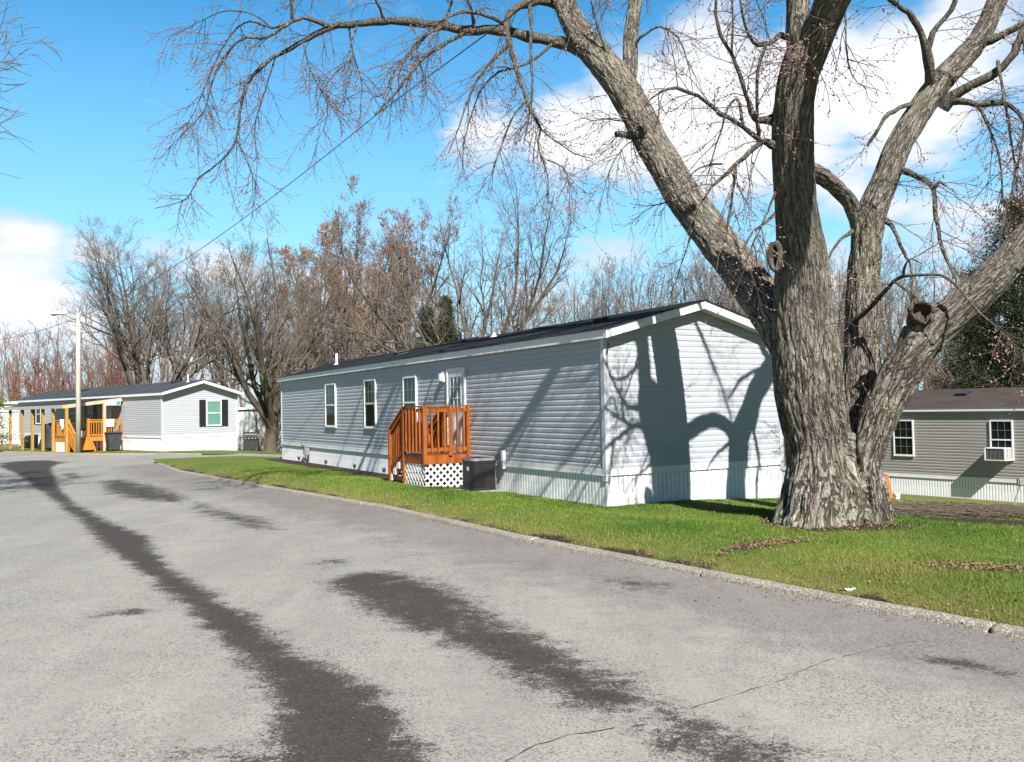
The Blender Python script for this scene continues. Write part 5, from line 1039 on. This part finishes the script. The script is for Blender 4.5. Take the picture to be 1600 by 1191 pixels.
LA3 = [(918,82,15.65,22),(903,76,15.8,22),(866,65,16.1,18),(823,57,16.2,16.5),(780,47,16.3,16),(727,48,16.3,15),(691,40,16.3,14),(645,35,16.2,13.5),(600,33,16.1,12.5),(560,38,16.0,11),(517,43,15.9,9.5),(474,65,15.8,7.6),(437,85,15.7,6.5),(401,112,15.6,5.6),(379,152,15.5,4.8),(369,217,15.4,4),(347,250,15.4,3),(311,279,15.4,2.4),(289,312,15.4,1.8),(242,326,15.4,1.2)]
LC = [(1338,760,12.95,70),(1340,690,13.0,66),(1342,620,13.05,60),(1345,560,13.1,54),(1348,450,13.1,50),(1354,376,13.1,48),(1359,341,13.1,48),(1372,306,13.1,44),(1388,270,13.1,42),(1401,235,13.1,42),(1426,190,13.1,43),(1468,130,13.1,40),(1500,95,13.1,37),(1533,57,13.1,33),(1560,0,13.1,30),(1600,-80,13.1,26),(1650,-200,13.2,20),(1690,-330,13.3,12)]
LCX = [(1255,262,11.75,30),(1275,270,11.95,28),(1302,288,12.6,26),(1325,312,12.95,26),(1342,345,13.1,28),(1348,375,13.1,30)]
LD = [(1354,860,12.25,66),(1353,800,12.25,54),(1351,745,12.25,46),(1357,700,12.2,52),(1374,650,12.15,58),(1398,600,12.1,60),(1427,553,12.0,60),(1460,515,11.9,58),(1501,480,11.75,58),(1542,443,11.6,54),(1575,408,11.5,50),(1605,374,11.4,48),(1680,290,11.2,44),(1760,190,11,36),(1850,60,10.8,28),(1930,-80,10.6,18)]
LDS = [(1415,570,12.0,52),(1426,540,11.95,46),(1432,520,11.92,42),(1436,506,11.9,34)]
# root flare buttresses
def root(px0, py0, px1, py1, Y0, Y1, w0, w1):
    r_ = []
    for f, ws in ((0, .45), (.3, .75), (.55, .95), (.75, .8), (.9, .45), (1, None), (1.15, None)):
        h = f**2.3; w = w1*(.55 if f > 1 else 1) if ws is None else w0*ws*(1-f*.5)+w1*f*.5; r_.append((px0+(px1-px0)*h, py0+(py1-py0)*f, Y0+(Y1-Y0)*h, w))
    return r_
RT_ = [root(1256,670,1224,803,12.5,12.42,50,34), root(1262,670,1242,822,12.35,12.05,54,40), root(1280,670,1266,832,12.2,11.85,56,46), root(1305,670,1302,836,12.2,11.82,52,44), root(1338,675,1334,838,12.15,11.8,44,36), root(1354,670,1366,834,12.15,11.9,42,30), root(1358,670,1400,832,12.2,11.98,38,14), root(1290,690,1300,806,12.8,13.5,60,30), root(1255,675,1224,795,12.7,13.1,50,26), root(1362,680,1388,802,12.4,12.8,36,20)]
thick = [LB, LB1, LB2, LA, LA2, LC, LCX, LD, LDS]+RT_
skel = [limb(l) for l in thick]
parts = []
for P, r in skel:
    # extend ends a touch so the union closes
    P = np.vstack([P[:1]+(P[:1]-P[1:2])*.2, P]); r = np.concatenate([r[:1], r]); n = 20
    V, Q = tube_arrays(P[None], r[None], n); m_ = len(P); V = np.vstack([V, P[0], P[-1]]); c0, c1 = m_*n, m_*n+1
    T1 = np.array([(c0, (k+1) % n, k) for k in range(n)]); T2 = np.array([(c1, (m_-1)*n+k, (m_-1)*n+(k+1) % n) for k in range(n)])
    parts += [(V, Q), (np.zeros((0, 3)), T1*0+0)] if False else [(V, Q)]; parts.append((np.vstack([V[:0]]), np.zeros((0, 3), int)))
    parts[-1] = (np.vstack([V]), np.vstack([T1, T2]))
V, Q = joinva(parts); tmp = npmesh('tmp', V, Q, M['bark_big'], None, False)
bm = bmesh.new(); bm.from_mesh(tmp.data); bmesh.ops.remove_doubles(bm, verts=bm.verts, dist=1e-4); bmesh.ops.recalc_face_normals(bm, faces=bm.faces); bm.to_mesh(tmp.data); bm.free()
md = tmp.modifiers.new('r', 'REMESH'); md.mode = 'VOXEL'; md.voxel_size = .017; md.use_smooth_shade = True
s_ = tmp.modifiers.new('s', 'SMOOTH'); s_.factor = .5; s_.iterations = 20
dg = bpy.context.evaluated_depsgraph_get(); ev = tmp.evaluated_get(dg); me = bpy.data.meshes.new_from_object(ev); bpy.data.objects.remove(tmp)
n = len(me.vertices); co = np.empty(n*3, np.float32); me.vertices.foreach_get('co', co); co = co.reshape(-1, 3).astype(float); no = np.empty(n*3, np.float32); me.vertices.foreach_get('normal', no); no = no.reshape(-1, 3).astype(float)
base_sk = skel[:len(skel)-len(RT_)-1]
SP = np.concatenate([p for p, r in base_sk]); SR = np.concatenate([r for p, r in base_sk]); ST = np.concatenate([nrm(np.gradient(p, axis=0)) for p, r in base_sk])
SM = np.concatenate([np.full(len(p), r.mean()) for p, r in base_sk])
SS = np.concatenate([np.concatenate([[0], np.cumsum(np.linalg.norm(np.diff(p, axis=0), axis=1))])+i*7.3 for i, (p, r) in enumerate(base_sk)])
bk = np.empty((n, 3)); disp = np.zeros(n)
from mathutils import noise as mnoise
for a in range(0, n, 20000):
    c = co[a:a+20000]; d2 = ((c[:, None, :]-SP[None])**2).sum(-1)/(SR[None]**2); j = d2.argmin(1); T = ST[j]; rel = c-SP[j]; ax = (rel*T).sum(1); rad = rel-T*ax[:, None]
    ref = np.where(np.abs(T[:, 2:3]) < .75, [[0, 0, 1.]], [[1., 0, 0]]); X = nrm(np.cross(T, ref)); Yv = np.cross(X, T)
    rad = nrm(rad)*SM[j][:, None]; bk[a:a+20000] = np.column_stack([(rad*X).sum(1), (rad*Yv).sum(1), (SS[j]+ax)*.17])
fr = lambda p, k: mnoise.noise(Vector((p[0]*k, p[1]*k, p[2]*k)))
for i in range(n):
    b = bk[i]; x, y, z = b
    v1 = mnoise.noise((x*13, y*13, z*10)); v2 = mnoise.noise((x*30, y*30, z*24+5)); w_ = mnoise.noise((x*3, y*3, z*2.2+9))
    rdg = 1-abs(v1)*2.2
    disp[i] = -.024*max(0, rdg)**2+.011*v2+.022*w_
low = np.clip((1.2-(co[:, 2]-bz))/1.2, 0, 1); disp *= (1+.5*low)*np.clip(np.interp(co[:, 2], [bz, 1, 5, 9], [1, 1, .8, .6]), .4, 1)
fB, fD = [np.concatenate([limb(l)[k] for l in ls]) for ls in ([LB], [LD]) for k in (0,)]; rB, rD = limb(LB)[1], limb(LD)[1]
for a in range(0, n, 20000):                                # the seam where the two stems have grown together
    c = co[a:a+20000]; dB = (np.sqrt(((c[:, None]-fB[None])**2).sum(-1))/rB).min(1); dD = (np.sqrt(((c[:, None]-fD[None])**2).sum(-1))/rD).min(1)
    wz = np.clip((.75-c[:, 2])/.3, 0, 1)*np.clip((c[:, 2]-bz+.05)/.35, .15, 1); disp[a:a+20000] -= .10*wz*np.exp(-((dB-dD)/.13)**2)
co += no*disp[:, None]; me.vertices.foreach_set('co', co.astype(np.float32).ravel())
at_ = me.attributes.new('bark', 'FLOAT_VECTOR', 'POINT'); at_.data.foreach_set('vector', bk.astype(np.float32).ravel()); me.polygons.foreach_set('use_smooth', np.ones(len(me.polygons), bool)); me.materials.clear(); me.update()
link('trunk', me, M['bark_big'], big); print('trunk verts', n)
# knot hole and broken hollow stub
def ringhole(c, ax, r, sx, sy, nm, th=.045, deep=.06, hm='heart', sleeve=False):
    c, ax = Vector(c), Vector(ax).normalized(); x = ax.cross(Vector((0, 0, 1))).normalized(); y = x.cross(ax); m = MB(); n_, k_ = 36, 10; vs = []
    for i in range(n_):
        a = 2*math.pi*i/n_; rr = 1+.08*math.sin(3*a)+.05*math.sin(7*a+1); jag = (.028*math.sin(5*a+.6)+.02*math.sin(11*a)+.012*math.sin(17*a)) if sleeve else 0; d_ = x*math.cos(a)*sx*r*rr+y*math.sin(a)*sy*r*rr; dn = (x*math.cos(a)+y*math.sin(a))
        for k in range(k_): b = 2*math.pi*k/k_; vs.append(c+d_+dn*math.cos(b)*th*(1+jag*9)+ax*(math.sin(b)*th*1.1+jag))
    m.add(vs, [(i*k_+k, ((i+1) % n_)*k_+k, ((i+1) % n_)*k_+(k+1) % k_, i*k_+(k+1) % k_) for i in range(n_) for k in range(k_)]); o = m.build('knot_rim', bark_obj, big, True)
    m = MB(); vs = []
    for j in range(7):
        f = j/6
        for i in range(n_): a = 2*math.pi*i/n_; q = 1.0-.5*f**2; vs.append(c+(x*math.cos(a)*sx*r+y*math.sin(a)*sy*r)*q+ax*(.02-f*deep))
    m.add(vs, [(j*n_+i, j*n_+(i+1) % n_, (j+1)*n_+(i+1) % n_, (j+1)*n_+i) for j in range(6) for i in range(n_)]+[tuple(6*n_+i for i in range(n_))]); m.build('hollow', M[hm], o, True)
    if sleeve:
        m = MB(); m.tube([c-ax*.30, c-ax*.15, c-ax*.04, c+ax*.005], [r*1.05, r*1.12, r*1.16, r*1.12], 24, False); m.build('sleeve', bark_obj, o, True)
bark_obj = bark('knot_bark', (.13,.11,.09), (.2,.18,.155), (.03,.024,.02), None, False, .8)
M['dark_heart'] = simple('dark_hollow_wood', (.055,.026,.012), (.02,.011,.007), .95, 12, .6, 30)
kc = at(1211, 400, 12.05-.35); ringhole(kc, (-.5, -1, .05), .088, .8, 2.0, 'knot', .046, .05, 'dark_heart')
kc = at(1440, 487, 11.72); ringhole(kc, (-.22, -1, .42), .135, 1.05, 1.1, 'stub', .032, .14, 'heart', True)
# ---- limbs thinner than the trunk mesh, then drooping twigs with buds
def fork(pts): return limb(pts)
thin = [LA3,
 [(517,43,15.9,7),(495,34,15.7,6.5),(474,29,15.5,6.2),(456,33,15.4,6),(437,46,15.3,5),(417,59,15.2,4.4),(376,62,15.1,4),(343,101,15.1,3.4),(329,138,15.1,2.8),(318,174,15.1,2.2),(285,210,15.1,1.6),(263,232,15.1,1.1)],
 [(456,33,15.4,5),(425,44,15.6,4.2),(400,34,15.7,3.8),(372,42,15.8,3.2),(347,76,15.8,2.6),(325,123,15.8,2),(306,170,15.8,1.4),(290,200,15.8,1)],
 [(456,33,15.4,5.5),(456,12,15.3,5),(451,-20,15.2,4.4),(440,-70,15.1,3),(420,-130,15,1.6)],
 [(425,45,15.4,3),(395,22,15.5,2.6),(350,18,15.6,2),(300,40,15.7,1.5),(262,62,15.7,1)],
 [(727,50,16.3,7),(700,66,16.1,6.5),(673,82,15.9,6),(655,98,15.8,5.6),(637,120,15.7,5),(620,142,15.6,4.6),(604,160,15.5,4.4),(587,179,15.4,4)],
 [(690,44,16.2,5),(668,55,16.0,4),(640,85,15.8,3.2),(612,118,15.7,2.6),(602,145,15.7,1.8),(586,152,15.7,1)],
 [(640,36,16.2,4),(652,60,16.0,3),(650,75,16,2.6),(662,120,15.9,2),(666,150,15.9,1.2)],
 [(560,38,16,4),(548,70,15.8,3),(553,86,15.8,2.6),(520,120,15.7,2),(500,150,15.7,1.4),(495,185,15.7,.9)],
 [(545,42,16,3.5),(552,85,16,2.6),(562,115,16,2.2),(566,140,16,1.7),(562,170,16,1)],
 [(474,65,15.8,3.6),(480,95,15.7,3),(495,130,15.7,2.4),(512,165,15.7,1.8),(505,205,15.7,1.2),(490,222,15.7,.8)],
 [(430,90,15.7,3),(415,140,15.6,2.4),(398,200,15.6,1.8),(402,250,15.6,1.3),(398,300,15.6,1)],
 [(369,217,15.4,3),(385,250,15.3,2.4),(398,285,15.3,1.8),(402,305,15.3,1.2)],
 [(875,8,16.4,16),(850,2,16.2,14),(822,6,16,12.5),(800,17,15.8,11.5),(792,35,15.6,10),(795,62,15.5,8.4),(806,106,15.4,7),(823,155,15.3,5.6),(843,200,15.2,4.2),(841,230,15.2,3.2),(855,273,15.2,2.2),(856,319,15.2,1.4)],
 [(828,8,16,7),(830,40,15.9,6),(829,86,15.8,5),(832,138,15.7,3.8),(826,185,15.7,2.6),(818,225,15.7,1.5)],
 [(800,45,16.3,8),(780,33,16.2,7),(760,24,16.1,6.2),(728,19,16,5.4),(700,26,15.9,4.6),(672,46,15.9,3.6),(640,80,15.8,2.6),(622,120,15.8,1.7)],
 [(795,70,15.5,6),(772,92,15.3,5),(745,125,15.2,4),(728,165,15.1,3),(715,205,15.1,2),(700,240,15.1,1.2)],
 [(866,66,16.1,6),(846,84,15.9,5),(815,104,15.8,4.4),(780,112,15.7,3.6),(752,140,15.6,2.8),(735,185,15.6,2),(722,230,15.6,1.2)],
 [(823,155,15.3,4),(800,185,15.2,3.2),(785,225,15.2,2.4),(770,265,15.2,1.6),(762,300,15.2,1)],
 [(843,200,15.2,3.4),(870,222,15.1,2.6),(898,240,15.1,2),(925,248,15.1,1.2)],
 [(855,250,15.2,2.6),(880,262,15.2,2),(892,290,15.2,1.4),(905,305,15.2,.8)],
 [(740,46,16.3,6),(738,20,16.1,5),(725,-20,15.9,4),(700,-70,15.7,2.6)],[(600,33,16.1,5),(590,5,15.9,4.4),(570,-30,15.7,3.4),(540,-80,15.5,2)],
 [(690,40,16.3,5),(705,5,16.1,4.4),(700,-40,16,3.2),(680,-100,15.8,2)],
 [(985,80,15.5,7),(1000,60,15.3,5),(1030,42,15.1,4),(1060,60,15,3),(1075,100,15,2),(1082,140,15,1.2)],
 [(965,140,15.4,5),(940,60,15.2,4),(928,20,15.1,3.2),(920,-20,15,2)],
 # stubs and side branches of the left limb
 [(1003,205,14.7,20),(985,212,14.5,14),(972,209,14.4,10),(962,211,14.35,9)],
 [(1005,195,14.7,4),(975,190,14.5,2.6),(945,186,14.4,2),(918,190,14.4,1)],[(1010,215,14.6,3),(980,225,14.4,2.2),(958,255,14.4,1.5),(945,285,14.4,.8)],[(1060,310,13.8,3.4),(1035,318,13.7,2.4),(1010,322,13.6,1.7),(985,318,13.6,1)],
 [(1085,345,13.6,4),(1076,380,13.4,3),(1062,420,13.3,2.2),(1045,470,13.2,1.3)],
 # left branches of the middle stem
 [(1222,190,12.0,26),(1206,188,11.9,17),(1192,188,11.85,13),(1178,186,11.8,8),(1168,160,11.7,7),(1162,136,11.6,6.6),(1144,87,11.5,6),(1121,42,11.4,5.4),(1119,0,11.3,5),(1112,-50,11.2,4)],
 [(1222,226,12,20),(1206,226,11.9,15),(1190,222,11.8,9),(1162,246,11.7,7.4),(1147,259,11.7,7.6),(1128,278,11.6,5.6),(1112,292,11.6,4.6),(1099,312,11.5,3)],
 [(1190,222,11.8,8),(1174,208,11.7,8),(1150,190,11.6,7.4),(1125,176,11.5,7),(1091,151,11.4,6),(1057,138,11.3,5.2),(1034,143,11.25,4),(1018,154,11.2,2.8),(1008,166,11.2,1.6)],
 [(1186,221,11.8,7),(1184,190,11.6,6),(1183,160,11.5,5.6),(1185,106,11.4,5),(1197,74,11.3,4.6)],
 [(1228,58,11.7,9),(1216,55,11.6,9),(1204,68,11.5,8),(1192,70,11.4,8),(1176,66,11.3,6),(1165,40,11.2,4.4),(1158,10,11.1,3.4),(1150,-40,11,2)],
 [(1147,259,11.7,6),(1145,300,11.6,4.6),(1138,340,11.6,3.4),(1133,380,11.6,2)],
 [(1128,256,11.65,4),(1105,258,11.6,3.6),(1085,268,11.5,2.8),(1076,280,11.5,1.5)],
 [(1162,200,11.65,5),(1155,165,11.6,5),(1150,155,11.6,4.6),(1136,172,11.5,4),(1128,200,11.5,3.4),(1115,240,11.5,2.4),(1108,270,11.5,1.3)],
 [(1144,87,11.5,4),(1145,40,11.4,3.6),(1143,-10,11.3,3),(1140,-60,11.2,1.6)],
 [(1214,332,12.2,6),(1196,348,12.1,5),(1178,362,12,4),(1160,390,12,2.6)],[(1212,300,12.1,4),(1200,330,12,3.4),(1182,370,12,2.6),(1165,410,12,1.5)],
 # red leader shoots and hanging strands
 [(1262,60,11.5,4),(1258,95,11.2,3),(1245,98,11.1,2),(1232,82,11.1,1.4)],[(1296,30,11.4,4),(1284,70,11.2,3),(1270,95,11.1,2)],[(1320,10,11.4,4),(1322,60,11.3,3),(1326,100,11.2,2.4),(1340,130,11.2,1.6),(1370,140,11.2,1)],
 # rear stem branches
 [(1462,138,13.1,22),(1454,128,13.0,18),(1453,112,12.9,17),(1449,90,12.8,15),(1442,64,12.7,12),(1432,38,12.6,10),(1419,19,12.5,9),(1393,0,12.4,8),(1360,-30,12.3,6),(1320,-80,12.2,4)],
 [(1449,80,12.8,10),(1458,52,12.7,9),(1487,15,12.6,8),(1495,-10,12.5,7),(1500,-60,12.4,5)],
 [(1475,170,13,20),(1487,152,12.9,18),(1521,132,12.7,16),(1548,118,12.6,14),(1567,104,12.5,13),(1584,84,12.4,12),(1600,45,12.3,11),(1640,-10,12.2,8)],
 [(1530,66,13.1,14),(1548,62,13,14),(1575,50,12.9,12),(1605,35,12.8,10),(1660,10,12.7,6)],
 [(1482,160,13.0,11),(1500,157,12.8,11),(1529,164,12.6,10),(1550,161,12.5,9),(1574,162,12.4,7.6),(1590,175,12.3,6),(1606,196,12.2,4)],
 [(1408,265,13.1,11),(1420,270,12.8,10),(1434,277,12.7,9.5),(1448,284,12.6,8),(1459,297,12.5,7.6),(1461,325,12.4,7),(1468,374,12.3,6),(1478,402,12.2,5),(1491,433,12.1,3.4)],
 [(1459,296,12.5,6),(1468,285,12.4,5.6),(1478,291,12.4,4)],
 [(1438,165,13.1,9),(1423,163,13,8.4),(1405,170,12.9,7.6),(1389,178,12.8,7),(1376,195,12.7,6),(1366,213,12.7,5),(1355,228,12.7,3)],
 [(1334,360,13.1,7),(1325,366,13,6.4),(1312,376,12.9,5),(1300,394,12.8,4),(1289,412,12.8,2)],
 [(1380,345,13.1,8),(1392,352,12.9,7),(1402,372,12.7,6),(1412,396,12.6,5),(1422,410,12.6,4),(1424,440,12.6,3),(1426,468,12.6,2)],
 [(1330,506,13,9),(1360,480,12.6,8),(1382,455,12.3,7),(1398,440,12.1,6.4),(1412,432,12,5.6),(1440,430,11.8,4.6),(1470,430,11.6,4),(1496,448,11.4,4),(1520,478,11.2,3.4),(1560,515,11,3),(1600,553,10.8,2.4)],
 [(1412,432,12,4.6),(1414,415,11.9,4),(1424,405,11.8,3),(1440,412,11.7,1.6)],[(1398,440,12.1,4),(1418,455,12,3.4),(1424,475,12,2.4)],
 [(1318,600,12.7,6),(1312,560,12.6,5),(1311,520,12.6,4.4),(1314,480,12.6,3.6),(1322,440,12.6,2.4)],
 # twig curtain at the right edge
 [(1560,95,12.5,6),(1565,130,12.3,5),(1572,170,12.2,4.4),(1580,220,12.1,3.6),(1588,270,12,2.6),(1590,310,12,1.4)],[(1529,164,12.6,5),(1545,200,12.5,4),(1560,240,12.4,3.2),(1566,290,12.4,2.2),(1560,330,12.4,1.2)],[(1600,60,12.3,6),(1606,130,12.1,5),(1600,200,12,4.2),(1590,260,11.9,3.4),(1575,320,11.9,2.2),(1560,365,11.9,1.2)]] + [
 # branches above the frame
 [(1246,-40,10.95,30),(1205,-140,10.6,30),(1161,-207,10.3,29),(1111,-263,10.07,27),(1050,-310,9.9,23),(980,-330,9.7,16),(900,-330,9.5,9)],[(1222,-280,10.75,27),(1120,-420,10.8,26),(1012,-459,10.9,24),(937,-400,11.2,20),(880,-300,11.5,12)],
 [(1246,-60,11.7,16),(1190,-110,11.3,13),(1110,-140,11,10),(1020,-130,10.8,7),(940,-90,10.6,4.4),(880,-30,10.5,2.4)],[(1340,-110,11.4,14),(1400,-150,11,11),(1470,-150,10.7,8),(1540,-110,10.5,5),(1590,-40,10.4,2.6)],
 [(860,-90,16.8,12),(790,-120,16.6,9),(700,-120,16.4,7),(600,-90,16.2,5),(520,-40,16,3),(470,0,15.9,1.6)],[(1000,-80,15.5,10),(1050,-110,15.2,8),(1110,-90,15,6),(1160,-40,14.8,4),(1190,20,14.8,2.4),(1200,60,14.8,1.4)]]
for l in thin:                                             # the middle stem leans towards the street: so do its branches
    if 1070 < l[0][0] < 1325 and l[0][1] < 345 and 11 < l[0][2] < 12.3: l[:] = [(a, b, c-.42, d_) for a, b, c, d_ in l]
tl = [limb(l) for l in thin]; tparts = []
for P, r in tl: r = r*(1+.10*np.sin(np.arange(len(r))*1.3)); P = P+RNG.normal(0, .006, P.shape)*np.minimum(1, r[:, None]*40); tparts.append(tube_arrays(P[None], np.maximum(r, .004)[None], 7 if r[0] > .03 else 5))
V, Q = joinva(tparts); bkv = np.column_stack([V[:, 0], V[:, 1], V[:, 2]*.3]); npmesh('branches', V, Q, M['bark_branch'], big, True, {'bark': bkv*1.2})
rt = np.random.default_rng(5)
def twiglevel(src, per_m, lmin, lmax, rad, npt, trop, curl, ang=.8, rmax=.05, t0=.25):
    S, D, Rr = [], [], []
    for P, r in src:
        seg = np.linalg.norm(np.diff(P, axis=0), axis=1); cum = np.concatenate([[0], np.cumsum(seg)]); L = cum[-1]; n_ = rt.poisson(L*per_m)
        for _ in range(n_):
            s = rt.uniform(t0*L, L); i = min(np.searchsorted(cum, s)-1, len(seg)-1); i = max(i, 0)
            if r[i] > rmax and rt.random() < .75: continue
            T = nrm(P[i+1]-P[i]); q = rt.normal(0, 1, 3); q = nrm(q-T*(q@T)); a = rt.normal(ang, .25); S.append(P[i]+(P[i+1]-P[i])*((s-cum[i])/max(seg[i], 1e-6))); D.append(T*math.cos(a)+q*math.sin(a)); Rr.append(min(rad, r[i]*.6+.001))
    S, D, Rr = np.array(S), np.array(D), np.array(Rr); L = rt.uniform(lmin, lmax, len(S))*rt.uniform(.6, 1.1, len(S)); return grow(S, D, L, Rr, Rr*.4, npt, .10, trop, rt, curl), L
tl_hi = [q for q, l in zip(tl, thin) if l[0][1] <= 330]; tl_lo = [q for q, l in zip(tl, thin) if l[0][1] > 330]
(Pe, Re), Le = twiglevel(tl_lo, 2.0, .3, .9, .006, 7, -.12, .2, .85, .06, .2)
(Pa, Ra), La = twiglevel(tl_hi, 6.0, .45, 1.3, .0072, 7, -.17, .22, .85, .06, .18)
big_src = [limb(l) for l in (LB1, LB2, LC, LA2)]
(Pc, Rc), Lc = twiglevel(big_src, 2.2, .5, 1.4, .009, 7, -.16, .2, 1.1, .5, .3)
(Pd, Rd_), Ld = twiglevel([limb(LA), limb(LB)], .8, .4, 1.1, .008, 7, -.12, .2, 1.1, .9, .1)
Pa = np.concatenate([Pa, Pc, Pd, Pe]); Ra = np.concatenate([Ra, Rc, Rd_, Re])
S, D, t_, rp, ix = spawn(Pa, Ra, 8, .10, .98, .75, .25, rt); Lb = rt.uniform(.12, .55, len(S)); keep = rt.random(len(S)) < .85; S, D, Lb, rp = S[keep], D[keep], Lb[keep], rp[keep]
rb = np.minimum(rp*.75, .0042); Pb, Rb = grow(S, D, Lb, rb, rb*.6, 5, .12, -.10, rt, .30)
V, Q = joinva([tube_arrays(Pa, Ra, 4), tube_arrays(Pb, np.maximum(Rb, .0026), 3)]); npmesh('twigs', V, Q, M['bark_twig'], big, True); print('twigs', len(Pa), len(Pb))
tr = rt.random((len(Pb), 4)) < .75; E_ = np.concatenate([Pb[:, 5][tr[:, 0]], Pb[:, 4][tr[:, 1]], Pb[:, 3][tr[:, 2]], Pb[:, 2][tr[:, 3] & (rt.random(len(Pb)) < .6)]]); E_ = E_+rt.normal(0, .006, E_.shape)
E_ = E_[(E_[:, 2] < 9.5)]; npmesh('buds', *blob(E_, .0135, rt, 1.5), M['bud'], big, False)
